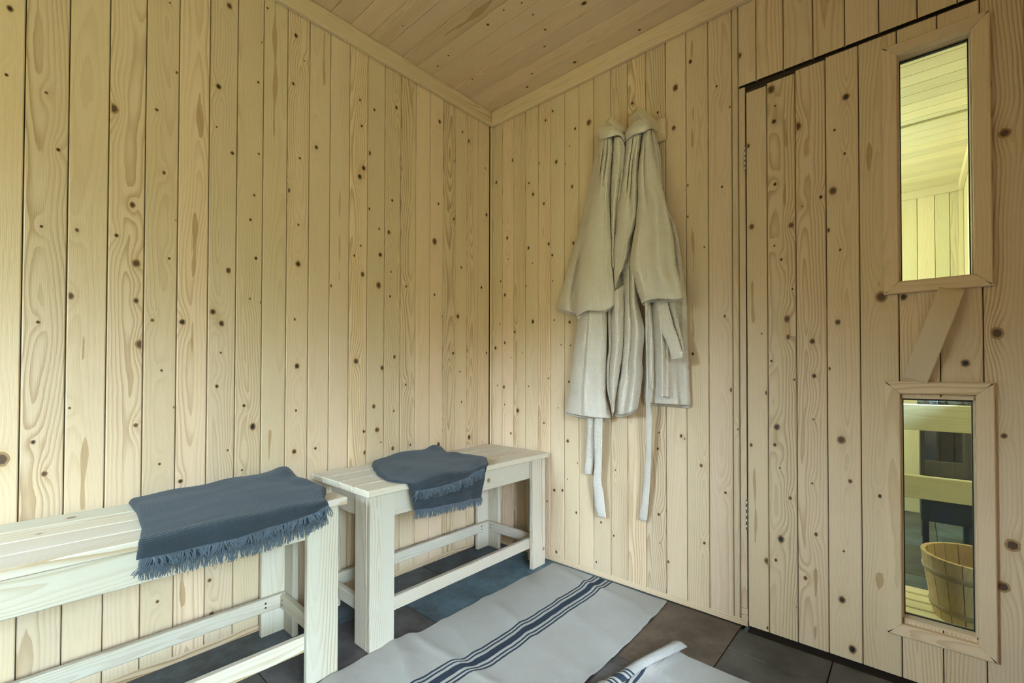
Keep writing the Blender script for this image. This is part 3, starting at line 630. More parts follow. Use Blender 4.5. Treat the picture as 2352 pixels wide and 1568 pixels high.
# ---------------------------------------------------------------- towels
def fringe(name, hem, length, seedv, parent, out=(1,0,0), dens=2.0, r=.0013, wild=1.0, droop=None):
    """yarn tassels hanging from a hem polyline"""
    q = random.Random(seedv); mb = MB(); L = [0.0]
    for a, b in zip(hem[:-1], hem[1:]): L.append(L[-1]+(Vector(b)-Vector(a)).length)
    n = int(L[-1]*1000/dens)
    out = Vector(out)
    def P(s):
        s = min(max(s, 0), L[-1])
        for k in range(len(hem)-1):
            if s <= L[k+1]:
                return Vector(hem[k]).lerp(Vector(hem[k+1]), (s-L[k])/(L[k+1]-L[k]))
        return Vector(hem[-1])
    for i in range(n):
        s = L[-1]*(i+q.uniform(.1, .9))/n; p = P(s); grp = math.sin(s*230+seedv)*.5+math.sin(s*97+seedv*3)*.5
        ln = length*(q.uniform(.78, 1.08)); dx = q.uniform(-.35, .35)*wild+grp*.45*wild; oo = q.uniform(.0, .35)*wild
        pts = []
        for k in range(5):
            t = k/4
            pts.append(p+Vector((0, 1, 0))*ln*(dx*t+.10*wild*math.sin(t*5+i)*t)+out*(ln*(oo*math.sin(t*3.0)*.6)+.0015+q.uniform(0, .0015))-Z*ln*(t*(1-.12*abs(dx))))
        mb.tube(pts, r*q.uniform(.8, 1.3), seg=4, r1=r*.5)
    o = mb.build(name, [M_FRINGE], parent); o['kind'] = 'stuff'; return o
TOP = .503
def towel(label, back, front, hemA, hemB, thick, ridge, sd, group, rightlift=0.0):
    """folded towel laid over the front edge of a bench.
    back, front: ((x, y) left, (x, y) right) on the seat; hemA / hemB: z of the upper and lower layer's hem as tables over s"""
    t = thing('towel', label, 'towel', group=group)
    FX = .4035                                               # just in front of the planks' front edge
    NS, NT_ = 56, 34
    def surf(s, tt, lay):
        """tt 0 at the wall side, 1 at the front edge of the seat, 2 at the hem"""
        if tt <= 1:
            xb = interp(back[0], s); xf = front
            x = xb+(xf-xb)*tt; yl = interp(back[1], tt)[0]; yr = interp(back[1], tt)[1]
            y = yl+(yr-yl)*s
            h = thick*(1 if lay == 0 else .5)
            hh = h+ridge(s, tt)*(1 if lay == 0 else .15)+.011*nz3(s*3.2+sd, tt*3, 1)+.006*nz3(s*2.5+sd, tt*11+s*3, 4)*(1 if lay == 0 else .3)
            edge = min(1, (tt/.10)); hh *= (math.sin(edge*math.pi/2))**.6 if edge < 1 else 1
            fr = max(0, (tt-.84)/.16); z = TOP+hh-fr*fr*(hh*.45)
            return Vector((x, y, z))
        q = tt-1; hz = interp(hemA if lay == 0 else hemB, s)
        a = surf(s, 1, lay); o_ = .020 if lay == 0 else .009
        z0 = a.z; x = a.x+(o_)*min(1, math.sin(min(q/.45, 1)*math.pi/2)); zz = z0-(z0-hz)*(q**1.15)
        if q < .45: zz = z0-(z0-hz)*(.45**1.15)*(1-math.cos(q/.45*math.pi/2))
        yl = interp(back[1], 1+q)[0]; yr = interp(back[1], 1+q)[1]
        x += .0035*math.sin(s*15+sd)*q*(1 if lay == 0 else .4)+.003*nz3(s*9, q*2, sd)*q
        return Vector((x, yl+(yr-yl)*s, zz))
    for lay, nm in ((0, 'upper_fold'), (1, 'lower_fold')):
        rows = []
        for j in range(NT_+1):
            tt = 2*j/NT_; rows.append([surf(i/NS, tt, lay) for i in range(NS+1)])
        if lay == 0:                                          # rounded folded side edges that drop to the seat
            for r in rows:
                l0, l1 = r[0], r[-1]; d = (l1-l0).normalized()
                seat = l0.x < FX
                zb = TOP+.002 if seat else None
                def drop(p, sgn, q, dz): return Vector((p.x-(0 if seat else .004*q), p.y+sgn*.004*math.sin(q*math.pi/2), p.z-dz*q))
                dl = (l0.z-TOP-.003) if seat else 0; dr = (l1.z-TOP-.003) if seat else 0
                r.insert(0, drop(l0, -1, .5, dl)); r.insert(0, drop(l0, -.6, 1, dl)); r.append(drop(l1, 1, .5, dr)); r.append(drop(l1, .6, 1, dr))
            # close the back edge down to the seat
            rows.insert(0, [Vector((max(p.x-.001, .0015), p.y, TOP+.002)) for p in rows[0]])
        else:
            rows = [r for r in rows]
        sheet(rows, .0028, nm, M_TOWEL, t)
        hem = [surf(i/40, 2, lay) for i in range(41)]
        fringe('fringe', [p+Vector((.001,0,.002)) for p in hem], .034 if lay == 0 else .030, sd+lay*5, t, wild=1.3 if lay == 0 else .5, r=.0018 if lay == 0 else .0013, dens=1.5 if lay == 0 else 1.2)
    return t
GT = 'folded fringed bath towels on the benches'
towel('blue grey fringed towel folded over the front of the nearer bench',
      ([(0,.018),(.5,.010),(1,.012)], [(0,(-1.452,-1.062)),(.35,(-1.456,-1.052)),(.75,(-1.470,-1.040)),(1,(-1.488,-1.090)),(1.3,(-1.494,-1.092)),(2,(-1.498,-1.088))]),
      .4035, [(0,.473),(.2,.468),(.45,.468),(.7,.474),(.9,.484),(1,.497)], [(0,.452),(.3,.443),(.6,.440),(.85,.452),(1,.470)], .019,
      lambda s, t: .014*math.exp(-((t-.12)/.22)**2)*(.4+.9*s)+.006*math.exp(-((t-.45+.25*s)/.09)**2)+.010*math.exp(-((s-.97)/.05)**2)*math.sin(t*9)**2, 1.3, GT)
towel('blue grey fringed towel folded over the front of the corner bench',
      ([(0,.075),(.35,.015),(1,.012)], [(0,(-.735,-.375)),(.3,(-.78,-.405)),(.55,(-.815,-.375)),(.8,(-.835,-.365)),(1,(-.815,-.430)),(1.4,(-.800,-.455)),(2,(-.785,-.475))]),
      .4005, [(0,.476),(.2,.474),(.45,.474),(.7,.482),(.9,.496),(1,.503)], [(0,.412),(.3,.402),(.7,.396),(1,.392)], .017,
      lambda s, t: .016*math.exp(-((t-.10)/.16)**2)*(.5+.8*s)+.012*math.exp(-((s-.9)/.07)**2)*math.sin(t*8+.6)**2+.005*math.sin(s*9+t*5)*t, 4.1, GT)

# ---------------------------------------------------------------- rugs
def rug(name, label, x0, x1, y0, y1, stripe, sd, group, edge=None, fold=None):
    NX, NY = 40, 120; rows = []; uvs = []
    for j in range(NY+1):
        y = y0+(y1-y0)*j/NY; row = []; uvr = []
        for i in range(NX+1):
            s = i/NX; xa = x0(y) if callable(x0) else x0; xb = x1(y) if callable(x1) else x1
            x = xa+(xb-xa)*s
            x += .0035*nz3(y*14, s*2, sd)+.003*nz3(y*40, s*2, sd+4)
            z = .0035+.0100*max(0, math.sin((y+.25*x)*31+2.2*nz3(x*3, y*2, sd)))**5*(.4+.6*abs(nz3(x*2.2, y*3, sd+2))*2)+.0035*abs(nz3(x*5, y*8, sd+9))
            yy = y+.004*nz3(x*10, y*3, sd+7)
            if fold:                                          # a small tuck across the runner
                k = (y-fold)/.012
                z += .009*math.exp(-k*k); x += -.026/(1+math.exp(max(-30, min(30, k*2.2))))
            if edge: x, yy, z = edge(x, yy, z, s, j/NY)
            row.append(Vector((x, yy, z)))
            uvr.append((xa+(xb-xa)*s-stripe, y))
        rows.append(row); uvs.append(uvr)
    mb = MB(); mb.grid(rows, uv=lambda j, i: uvs[j][i]); o = mb.build(name, [M_RUG])
    s = o.modifiers.new('thickness', 'SOLIDIFY'); s.thickness = .0026; s.offset = -1
    s = o.modifiers.new('smooth', 'SUBSURF'); s.levels = 1; s.render_levels = 1
    return tag(o, label, 'rug', group)
GR = 'striped linen runners on the slate floor'
def e1(x, y, z, s, t):
    if s > .93: z += .008*math.sin((s-.93)/.07*math.pi/2)*max(0, 1-t*6)
    return x, y, z
rug('rug', 'long linen runner with dark blue stripes reaching the panelled right wall', lambda y: .414-.010*math.sin(min(1, max(0, -y)/1.0)*math.pi)+.012*min(1, max(0, -y-.95)/.2), lambda y: .950-.008*math.sin((y+.1)*5), -2.35, -.008, .667, 2.0, GR, edge=None, fold=-.785)
# second runner at the lower edge: its near-left border is folded back on itself
def x20(y): return 1.083+(max(y,-.60)+.296)*.27
rows_edge = None
def e2(x, y, z, s, t):
    if s < .07:                                               # raised turned-up border
        q = 1-s/.07; z += .016*q; x -= .006*q
    return x, y, z
rug('rug', 'linen runner mostly out of frame with its border turned up at the lower edge', x20, lambda y: x20(y)+.56, -1.6, -.297, 1.02, 8.0, GR, edge=e2)
# turned-over flap of the second runner
mb = MB(); rows = []; uvs = []
for j in range(41):
    t = j/40; y = -.285-.42*t; c = Vector((x20(y)+.008+.004*math.sin(t*11), y, 0)); row = []; ur = []
    for i in range(9):
        s = i/8; wv = .044*(1-.35*math.sin(t*math.pi)*.6)
        row.append(Vector((c.x-.010+wv*(s-.25), c.y+.006*s, .020+.010*math.sin(s*math.pi)*(1-.4*t)+.004*math.sin(t*9)-(.011 if s == 0 else 0)-.006*t)))
        ur.append((t*.42-.262, s*.05))
    rows.append(row); uvs.append(ur)
mb.grid(rows, uv=lambda j, i: uvs[j][i]); fl = mb.build('turned_border', [M_RUG]); s_ = fl.modifiers.new('thickness', 'SOLIDIFY'); s_.thickness = .003; s_.offset = -1
fl.parent = bpy.data.objects['rug.001']

# ---------------------------------------------------------------- peg rail and bathrobes
pr = thing('peg_rail', 'pine peg rail with two stout pegs on the right wall', 'peg rail', (.86,0,1.80))
def loc(o): o.location = -Vector(pr.location); return o
mb = MB(); mb.box((.798,-.021,1.764), (.944,-.0008,1.851), axis=0, ch=.003); loc(mb.build('rail_board', [M_WALL, M_KNOT], pr))
def peg(base, tip, wv=.017):
    mb = MB(); a = Vector(base); b = Vector(tip); d = (b-a).normalized(); sx = d.cross(Z).normalized(); sz = sx.cross(d)
    M_ = Matrix((sx, d, sz)).transposed().to_4x4(); M_.translation = a
    L = (b-a).length; mb.box((-wv,0,-wv*.8), (wv,L,wv*.8), axis=1, ch=.004, M=M_)
    return loc(mb.build('peg', [M_HANDLE], pr))
peg((.800,-.015,1.822), (.748,-.112,1.868), .016); peg((.905,-.015,1.808), (.864,-.115,1.858), .023)

class Robe:
    def __init__(s, label, loc_): s.root = thing('bathrobe', label, 'bathrobe', loc_, 'bathrobes on the peg rail'); s.o = Vector(loc_)
    def piece(s, name, L, R, d, db, n=26, folds=(), lower=None, wav=0.0, th=.0022, ph=0.0, hem=None, tuck=0.0, sq=.55):
        """hanging tube of cloth: L and R are its outlines in the photo [(u, v)], d its front and db its back distance from the wall"""
        v0 = max(L[0][1], R[0][1])*0+min(L[0][1], R[0][1]); NJ = 44
        Lt = [(q[1], q[0]) for q in L]; Rt = [(q[1], q[0]) for q in R]
        def pl(tab, t):                                       # by fraction of height so slanted hems are followed
            a = tab[0][0]; b = tab[-1][0]; v = a+(b-a)*t; x = interp([(p, (q,)) for p, q in tab], v)[0]; return x, v
        rowsF, rowsB = [], []
        for j in range(NJ+1):
            t = j/NJ; lu, lv = pl(Lt, t); ru, rv = pl(Rt, t); rf, rb = [], []
            dd = interp(d, t) if isinstance(d, list) else d; bb = interp(db, t) if isinstance(db, list) else db
            for i in range(n+1):
                q = i/n; u = lu+(ru-lu)*q; v = lv+(rv-lv)*q
                if hem: v += hem(q)*max(0, (t-.75)/.25)
                prof = max(0.0, math.sin(math.pi*q))**sq
                y = bb+(dd-bb)*prof
                for (c, wd, am, t0, t1) in folds:
                    cc = c if not isinstance(c, tuple) else c[0]+(c[1]-c[0])*t
                    g_ = math.exp(-((q-cc)/wd)**2); f = min(1, max(0, (t-t0)/.12))*min(1, max(0, (t1-t)/.12)) if t0 > 0 or t1 < 1 else 1
                    y += am*1.9*g_*f*prof**.4
                y += wav*math.sin(q*math.pi*6+ph+t*2)*t*prof+.006*nz3(q*4+ph, t*6, ph)*prof+.004*nz3(q*9+ph, t*15, ph+3)*prof
                rf.append(at(u, v, 1, -max(y, .004))-s.o)
                vb = v+(6 if t > .97 else 0)*(1 if tuck == 0 else tuck)
                rb.append(at(lu+(ru-lu)*(.04+.92*q), vb, 1, -max(bb-.004-.004*math.sin(q*math.pi), .003))-s.o)
            rowsF.append(rf); rowsB.append(rb)
        mb = MB(); W = (rowsF[NJ//2][-1]-rowsF[NJ//2][0]).length; Ht = (rowsF[0][n//2]-rowsF[-1][n//2]).length
        rows = [f+b[::-1] for f, b in zip(rowsF, rowsB)]
        mb.grid(rows, closed=True, uv=lambda j, i: ((i if i <= n else 2*n+1-i)/n*W, j/NJ*Ht))
        mb.face([k for k in range(len(rows[0]))][::-1])
        o = mb.build(name, [M_ROBE], s.root)
        m_ = o.modifiers.new('thickness', 'SOLIDIFY'); m_.thickness = th; m_.offset = -1
        m_ = o.modifiers.new('smooth', 'SUBSURF'); m_.levels = 1; m_.render_levels = 1
        return o
    def strap(s, name, L, R, d, curl=.003, n=6, ph=0):
        NJ = 60; Lt = [(q[1], (q[0],)) for q in L]; Rt = [(q[1], (q[0],)) for q in R]; rows = []
        for j in range(NJ+1):
            t = j/NJ; a = Lt[0][0]+(Lt[-1][0]-Lt[0][0])*t; b = Rt[0][0]+(Rt[-1][0]-Rt[0][0])*t
            lu = interp(Lt, a)[0]; ru = interp(Rt, b)[0]; dd = interp(d, t) if isinstance(d, list) else d
            rows.append([at(lu+(ru-lu)*i/n, a+(b-a)*i/n, 1, -(dd+curl*math.sin(i/n*math.pi+ph)+.0015*math.sin(t*22+ph)))-s.o for i in range(n+1)])
        mb = MB(); Ht = (rows[0][0]-rows[-1][0]).length
        mb.grid(rows, uv=lambda j, i: (i/n*.03, j/NJ*Ht)); o = mb.build(name, [M_ROBE], s.root)
        m_ = o.modifiers.new('thickness', 'SOLIDIFY'); m_.thickness = .003; m_.offset = 0
        return o
    def collar(s, top, bot, d0, d1):
        """folded-over neck: a roll over the peg whose front flap ends in the bottom outline"""
        N = 22; rows = []
        def P(tab, t):
            k = t*(len(tab)-1); i = min(int(k), len(tab)-2); f = k-i; return tab[i][0]+(tab[i+1][0]-tab[i][0])*f, tab[i][1]+(tab[i+1][1]-tab[i][1])*f
        for j in range(9):                                    # 0..2 back of the roll, 3..8 front flap
            row = []
            for i in range(N+1):
                q = i/N; tu, tv = P(top, q); bu, bv = P(bot, q); e_ = math.sin(math.pi*q)**.5
                if j < 3: f = (2-j)/2*.35; y = d0+(d1-d0)*(.15+.30*j/2)*e_; u = tu+(bu-tu)*f; v = tv+(bv-tv)*f
                else:
                    f = (j-3)/5; u = tu+(bu-tu)*f; v = tv+(bv-tv)*f; y = d0+(d1-d0)*(.55+.45*math.sin(min(1, f*1.6)*math.pi/2))*e_
                row.append(at(u, v, 1, -y)-s.o)
            rows.append(row)
        mb = MB(); mb.grid(rows, uv=lambda j, i: (i/N*.12, j/8*.05)); o = mb.build('collar', [M_ROBE], s.root)
        m_ = o.modifiers.new('thickness', 'SOLIDIFY'); m_.thickness = .005; m_.offset = -1
        m_ = o.modifiers.new('smooth', 'SUBSURF'); m_.levels = 2; m_.render_levels = 2
        return o
A = Robe('beige waffle bathrobe on the left peg, showing a full left sleeve', (.70,-.06,1.84))
B = Robe('beige waffle bathrobe on the right peg with its belt looped at the side', (.90,-.06,1.86))
# right robe, from the wall outwards
B.piece('back_panel', [(1496,300),(1500,400),(1500,500),(1500,600),(1490,700),(1478,800),(1475,870),(1478,925)],
        [(1497,296),(1509,322),(1517,360),(1519,430),(1533,480),(1551,515),(1561,560),(1571,640),(1579,700),(1579,760),(1583,850),(1587,932)], [(0,.075),(.3,.058),(1,.048)], [(0,.03),(1,.012)],
        folds=((.80,.05,-.012,.0,1),(.55,.06,.010,.4,1)), ph=2.0)
B.piece('front_panel', [(1484,690),(1487,760),(1488,820),(1489,884)], [(1530,685),(1536,740),(1541,795),(1542,850),(1541,905)], .078, .045,
        folds=((.30,.10,-.016,0,1),(.62,.08,.010,0,1),(.86,.05,.008,0,1)), hem=lambda q: 14*math.sin(q*math.pi*.9), ph=1.2)
B.piece('skirt', [(1436,600),(1435,700),(1433,770),(1427,850),(1416,910),(1412,951)], [(1463,600),(1465,690),(1480,760),(1474,833),(1477,852),(1472,893),(1464,938)], .090, .045,
        folds=((.42,.10,-.010,0,1),(.66,.16,.010,0,1)), ph=3.3, hem=lambda q: 6*math.sin(q*math.pi))
# left robe skirt
A.piece('skirt', [(1331,680),(1326.6,727),(1324,760),(1316,818),(1308,891),(1299,947)], [(1392,680),(1395,727),(1394,800),(1393,840),(1392,905),(1404,957)], .085, .035,
        folds=((.36,.03,-.006,0,1),(.40,.06,.006,0,1),(.80,.10,.006,0,1)), ph=.4, hem=lambda q: 5*math.sin(q*math.pi*.8))
A.piece('skirt_fold', [(1397,680),(1397,727),(1399,800),(1394,840),(1394,885),(1407,952)], [(1434,650),(1434,700),(1433,760),(1430,813),(1421,867),(1411,930),(1410,945)], .092, .040,
        folds=((.22,.10,-.016,0,1),(.55,.2,.006,0,1)), ph=5.0)
A.piece('sleeve', [(1375,318),(1366,365),(1356,409),(1341,487),(1328,538),(1316,575),(1297.6,643),(1287,680),(1279.5,708)], [(1392,318),(1388,380),(1378,450),(1362,530),(1352,600),(1340,680),(1334,724)], [(0,.06),(1,.052)], .012,
        folds=((.5,.1,-.010,.6,1),), ph=.9)
# middle layers
B.piece('inner_panel', [(1408,560),(1409,620),(1411,680),(1413,722)], [(1452,540),(1456,600),(1459,650),(1462,684)], .066, .040,
        folds=((.30,.14,-.030,0,1),(.85,.12,.006,0,1)), ph=6.1, hem=lambda q: 10*math.sin(q*math.pi))
B.piece('body', [(1441,305),(1438,335),(1430.7,382),(1424,431),(1416,475),(1412,516),(1408,560),(1406,600),(1409,640),(1411,672)],
        [(1476,300),(1470,340),(1466,373),(1466,431),(1465,490),(1457.5,527),(1448,550),(1444,580),(1432,614),(1416,637)], [(0,.100),(.25,.098),(1,.098)], [(0,.05),(1,.06)],
        folds=((.12,.06,-.012,0,.5),(.42,.05,-.016,0,.45),(.62,.06,-.012,.05,.5),(.80,.06,.008,0,1)), ph=7.0, sq=.45)
A.piece('body', [(1404,312),(1401,340),(1398,400),(1397,444),(1401,498),(1404,565),(1407,610)], [(1431,314),(1436,345),(1432,390),(1425,440),(1418,480),(1413,525),(1409,590),(1409,620)], [(0,.098),(1,.085)], .055,
        folds=((.20,.08,-.020,0,1),(.60,.12,.006,0,1),(.82,.06,-.012,.2,1)), ph=8.3)
A.piece('sleeve', [(1380,310),(1378,340),(1371,400),(1366,431),(1357,471),(1343.7,542),(1337,575),(1327.4,636),(1323.6,675),(1324,728)],
        [(1409,312),(1407,345),(1400,400),(1397,444),(1401,498),(1405,565),(1405,600),(1408,636),(1411,667),(1411,700)], [(0,.098),(.3,.108),(1,.122)], [(0,.05),(.4,.072),(1,.088)],
        folds=((.28,.06,-.014,0,.30),(.58,.06,-.016,0,.30),(.45,.09,.007,0,.4),(.84,.05,.008,.2,1)), ph=9.1, hem=lambda q: -6*math.sin(q*math.pi*2), sq=.42)
B.piece('sleeve', [(1477,298),(1473,340),(1468,375),(1465,408),(1466,453),(1461,509),(1453,553),(1447,590),(1445.5,616),(1456,638),(1462,664),(1474,697)],
        [(1494,296),(1500,330),(1507,373),(1516,415),(1527,455),(1536,493),(1547,547),(1551,590),(1553,610),(1558,626),(1565,655),(1571,680)], [(0,.100),(.3,.118),(1,.134)], [(0,.05),(.4,.080),(1,.096)],
        folds=((.30,.06,-.008,.0,.5),(.62,.10,.008,.3,1),(.84,.05,-.008,.35,.95),(.14,.05,.008,.5,1)), ph=11.0, hem=lambda q: -5*math.sin(q*math.pi*1.7), sq=.42)
A.collar([(1371,303),(1379,295),(1387,290.5),(1397,288.5),(1406,289.5),(1417,296),(1426,305),(1436,315)], [(1376,312),(1381,319),(1389,318.5),(1399,316),(1410,312.5),(1420,310.5),(1428,315),(1435,329)], .05, .118)
B.collar([(1436,311),(1443,298),(1450,289),(1460,279),(1469,273),(1478,271),(1487,279),(1497,293)], [(1439,326),(1446,317),(1455,310),(1464,307),(1473,306),(1482,302.5),(1489,297),(1497,296)], .05, .122)
B.strap('belt_loop', [(1502,680),(1504,693),(1512,730),(1521,765),(1533,789),(1540,812),(1542,827)], [(1530,680),(1534,693),(1545,743),(1553,763),(1562,792),(1569,812),(1571,820)], [(0,.075),(.2,.092),(1,.098)])
B.strap('belt_loop', [(1533,680),(1536,700),(1548,745),(1558,775),(1566,800),(1568,818)], [(1545,680),(1548,695),(1558,740),(1565,770),(1571,800),(1573,818)], [(0,.070),(.5,.076),(1,.086)])
B.strap('belt', [(1482,690),(1483,760),(1485,830),(1484,900),(1484,956),(1484,1030),(1480,1104),(1474,1150),(1467.6,1193)],
        [(1487,690),(1487,760),(1488,860),(1491,910),(1497,956),(1496,1030),(1493.5,1110),(1490,1150),(1486,1198)], [(0,.112),(.3,.104),(.6,.05),(1,.022)])
A.strap('belt', [(1353,930),(1350,956),(1349,993),(1345,1045),(1341.8,1087)], [(1364,930),(1364,956),(1364,1000),(1364,1052),(1360,1090)], [(0,.05),(1,.020)], ph=.6)
A.strap('belt', [(1366,930),(1366,956),(1364,993),(1366,1067),(1362,1104),(1366,1159),(1373,1187)], [(1384,930),(1384,956),(1383,1000),(1382.5,1048),(1380.6,1104),(1387,1141),(1391.7,1189)], [(0,.065),(1,.028)])

# ---------------------------------------------------------------- sauna beyond the door
def swall(nm, seams, ax, org, en, z0, z1):
    mb = MB(); panel(mb, seams, ax, org, en, z0, z1, fine=False); return mb
SX, SYB, SH = 1.885, 2.12, 2.02
mb = MB(); panel(mb, [.70+.0815*k for k in range(0, 14)]+[1.826,SX], 0, (0,SYB,0), -Y, 0, SH, fine=False); slab(mb, (.6,SYB+.0125,-.05), (SX+.1,SYB+.08,SH+.05)); struct(mb.build('wall_sauna_back', [M_SAUNA, M_KNOT, M_GAP]))
def pan3(mb, a, b, z0, z1):
    n = max(1, round((b-a)/.08)); panel(mb, [a+(b-a)*k/n for k in range(n+1)], 1, (SX,0,0), -X, z0, z1, fine=False); slab(mb, (SX+.0125,a,z0), (SX+.09,b,z1))
mb = MB(); pan3(mb, .052, SWIN[1], 0, SH); pan3(mb, SWIN[2], SYB, 0, SH); pan3(mb, SWIN[1], SWIN[2], 0, SWIN[3]); pan3(mb, SWIN[1], SWIN[2], SWIN[4], SH)
struct(mb.build('wall_sauna_right', [M_SAUNA, M_KNOT, M_GAP]))
mb = MB(); panel(mb, [.052+.0807*k for k in range(27)], 1, (.70,0,0), X, 0, SH, fine=False); slab(mb, (.62,.05,-.05), (.6875,SYB+.08,SH+.05)); struct(mb.build('wall_sauna_left', [M_SAUNA, M_KNOT, M_GAP]))
mb = MB(); y = .052
while y < SYB-.02:
    mb.board(Vector((.70,y,SH)), Y, X, -Z, .0805, SX-.70, seed=rnd.uniform(0,90), nu=6, dv=.05); y += .0817
slab(mb, (.6,.05,SH+.0125), (SX+.1,SYB+.1,SH+.07)); mb.box((.70,1.080,SH-.010), (SX,1.118,SH-.0005), axis=0)
struct(mb.build('ceiling_sauna', [M_SAUNA, M_KNOT, M_GAP]))
mb = MB()
for i in range(5):
    for j in range(5): mb.box((.70+.26*i+.0015, .052+.44*j, -.012), (.70+.26*(i+1)-.0015, .052+.44*(j+1)-.003, 0), ch=.001, mat=0, col=rnd.choice([CHAR, GREY, TEAL]))
slab(mb, (.6,.05,-.08), (SX+.1,SYB+.1,-.0135), mat=1); struct(mb.build('floor_sauna', [M_TILE, M_GROUT, M_GAP]))
mb = MB(); mb.box((.70,SYB-.022,SH-.05), (SX,SYB-.0015,SH-.0005), axis=0); mb.box((SX-.022,.052,SH-.05), (SX-.0005,SYB-.023,SH-.0005), axis=1); mb.box((SX-.020,SYB-.020,0), (SX-.001,SYB-.0015,SH-.0505), axis=2)
struct(mb.build('trim_4', [M_SAUNA]))
mb = MB(); _, a, b, z0, z1 = SWIN
for lo, hi in (((SX-.012,a-.045,z0-.045), (SX+.06,a,z1+.045)), ((SX-.012,b,z0-.045), (SX+.06,b+.045,z1+.045)), ((SX-.012,a,z1), (SX+.06,b,z1+.045)), ((SX-.012,a,z0-.045), (SX+.06,b,z0))): mb.box(lo, hi)
wn2 = struct(mb.build('window_2', [M_SAUNA])); mb = MB(); mb.box((SX+.03,a,z0), (SX+.034,b,z1), ch=.0003); mb.build('glass_pane', [M_GLASS], wn2)
# dark stop strips added round the opening to block light through the gaps
mb = MB()
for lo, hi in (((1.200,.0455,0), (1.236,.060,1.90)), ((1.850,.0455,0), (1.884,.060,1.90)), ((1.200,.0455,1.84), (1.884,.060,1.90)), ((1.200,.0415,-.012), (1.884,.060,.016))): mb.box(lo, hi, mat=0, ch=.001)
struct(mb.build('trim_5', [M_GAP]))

# stove with stones, guarded by two rails
sv = thing('sauna_stove', 'black sauna stove with a glass door, seen through the lower door window', 'stove', (1.85,1.36,0))
def part(nm, fn, mats, root, **kw):
    mb = MB(); fn(mb); o = mb.build(nm, mats, root); o.location = -Vector(root.location); return o
def f(mb):
    mb.box((1.672,1.26,.16), (1.872,1.62,.70), ch=.004)
    for x, y in ((1.69,1.28),(1.85,1.28),(1.69,1.60),(1.85,1.60)): mb.box((x-.012,y-.012,0), (x+.012,y+.012,.16))
part('stove_body', f, [M_IRON], sv)
def f(mb):
    for lo, hi in (((1.672,1.246,.36), (1.872,1.2595,.385)), ((1.672,1.246,.625), (1.872,1.2595,.65)), ((1.672,1.246,.385), (1.688,1.2595,.625)), ((1.858,1.246,.385), (1.872,1.2595,.625))): mb.box(lo, hi)
sd2 = part('stove_door', f, [M_IRON], sv)
def f(mb): mb.box((1.688,1.250,.385), (1.858,1.256,.625), ch=.0005)
part('door_glass', f, [M_SGLASS], sv)
def f(mb):
    for i in range(16):
        c = Vector((1.70+.047*(i % 4)+rnd.uniform(-.01,.01), 1.30+.08*(i//4)+rnd.uniform(-.01,.01), .725+rnd.uniform(0,.02))); R = rnd.uniform(.026,.034)
        rows = []
        for a in range(7):
            th = math.pi*a/6; rows.append([c+Vector((math.sin(th)*math.cos(2*math.pi*b/8), math.sin(th)*math.sin(2*math.pi*b/8), math.cos(th)*.75))*R*(1+.35*nz3(a*1.3+i*7, b*1.1, i)) for b in range(8)])
        mb.grid(rows, closed=True, smooth=False)
part('stones', f, [M_STONE], sv)['kind'] = 'stuff'
gr = thing('guard_rail', 'wooden guard rail in front of the stove, seen through the lower door window', 'guard rail', (1.80,1.0,0))
for z0, z1 in ((.618,.732), (.318,.418)): part('rail', lambda mb: mb.box((1.45,.985,z0), (1.878,1.012,z1), axis=0, ch=.003), [M_SAUNA], gr)
for x in (1.452,): part('post', lambda mb: mb.box((x,1.013,0), (x+.045,1.055,.732), axis=2, ch=.003), [M_SAUNA], gr)
part('post', lambda mb: mb.box((1.835,1.013,0), (1.875,1.055,.732), axis=2, ch=.003), [M_SAUNA], gr)

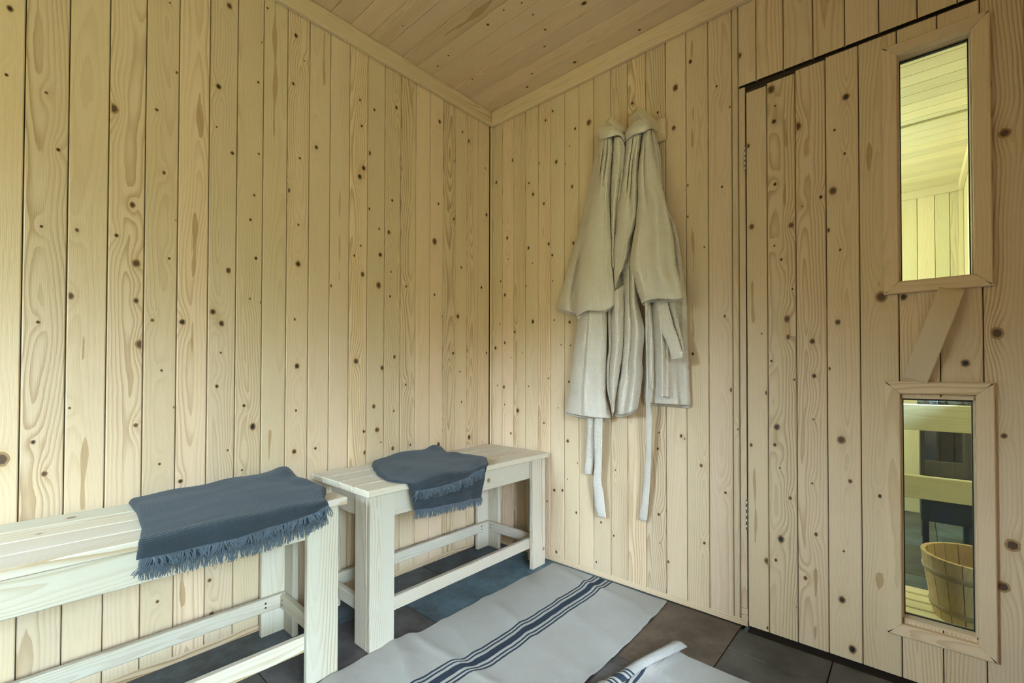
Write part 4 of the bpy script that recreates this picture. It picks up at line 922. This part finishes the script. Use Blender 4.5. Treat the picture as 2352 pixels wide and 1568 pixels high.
# wooden pail just inside the door, on a duckboard
dk = thing('duckboard', 'pale wooden duckboard on the sauna floor under the pail', 'duckboard', (1.75,.5,0))
for k in range(5): part('slat', lambda mb: mb.box((1.42,.33+.072*k,.016), (1.87,.392+.072*k,.034), axis=0, ch=.003), [M_SAUNA], dk)
for x in (1.47,1.82): part('batten', lambda mb: mb.box((x,.33,0), (x+.03,.68,.0155), axis=1), [M_SAUNA], dk)
pl_ = thing('pail', 'round wooden sauna pail behind the lower door window', 'pail', (1.806,.495,.034))
mb = MB(); NS_ = 20
def ringp(r, z, k, n, tw=0): a = 2*math.pi*(k+tw)/n; return Vector((r*math.cos(a), r*math.sin(a), z))
for k in range(NS_):
    a0, a1 = k+.03, k+.97; sdv = rnd.uniform(0,60)
    prof = [(.112,0),(.122,.06),(.132,.13),(.143,.213)]; inn = [(r-.013, z) for r, z in prof]
    loop = prof+inn[::-1]; ids = [[mb.vert(ringp(r, z, a, NS_)) for a in (a0, (a0+a1)/2, a1)] for r, z in loop]
    for i in range(len(loop)):
        j = (i+1) % len(loop)
        for q in range(2): mb.face([ids[i][q], ids[i][q+1], ids[j][q+1], ids[j][q]], seed=sdv, axis=(0,0,1), bc=(.12,0,0))
    for q in (0, 2): mb.face([ids[i][q] for i in range(len(loop))] if q == 0 else [ids[i][q] for i in range(len(loop))][::-1], seed=sdv, bc=(.12,0,0))
base = [mb.vert(ringp(.110, .012, k, 32)) for k in range(32)]; mb.face(base, seed=3, axis=(1,0,0))
mb.build('staves', [M_PAIL], pl_)
for z0, dz in ((.150,.020), (.030,.018)):
    mb = MB(); rr = .112+.145*z0+.001; rows = [[ringp(r, z, k, 48) for k in range(48)] for r, z in ((rr,z0),(rr+.004,z0+.003),(rr+.004+.145*dz,z0+dz-.003),(rr+.145*dz,z0+dz))]
    mb.grid(rows, closed=True); mb.build('band', [M_BAND], pl_)

# unseen fill light added near the left wall to brighten the sauna
ll = bpy.data.lights.new('sauna_fill', 'POINT'); ll.energy = 21; ll.shadow_soft_size = .08; ll.color = (.90,1,.80)
lo_ = bpy.data.objects.new('sauna_fill', ll); C.objects.link(lo_); lo_.location = (.80,1.25,1.62)
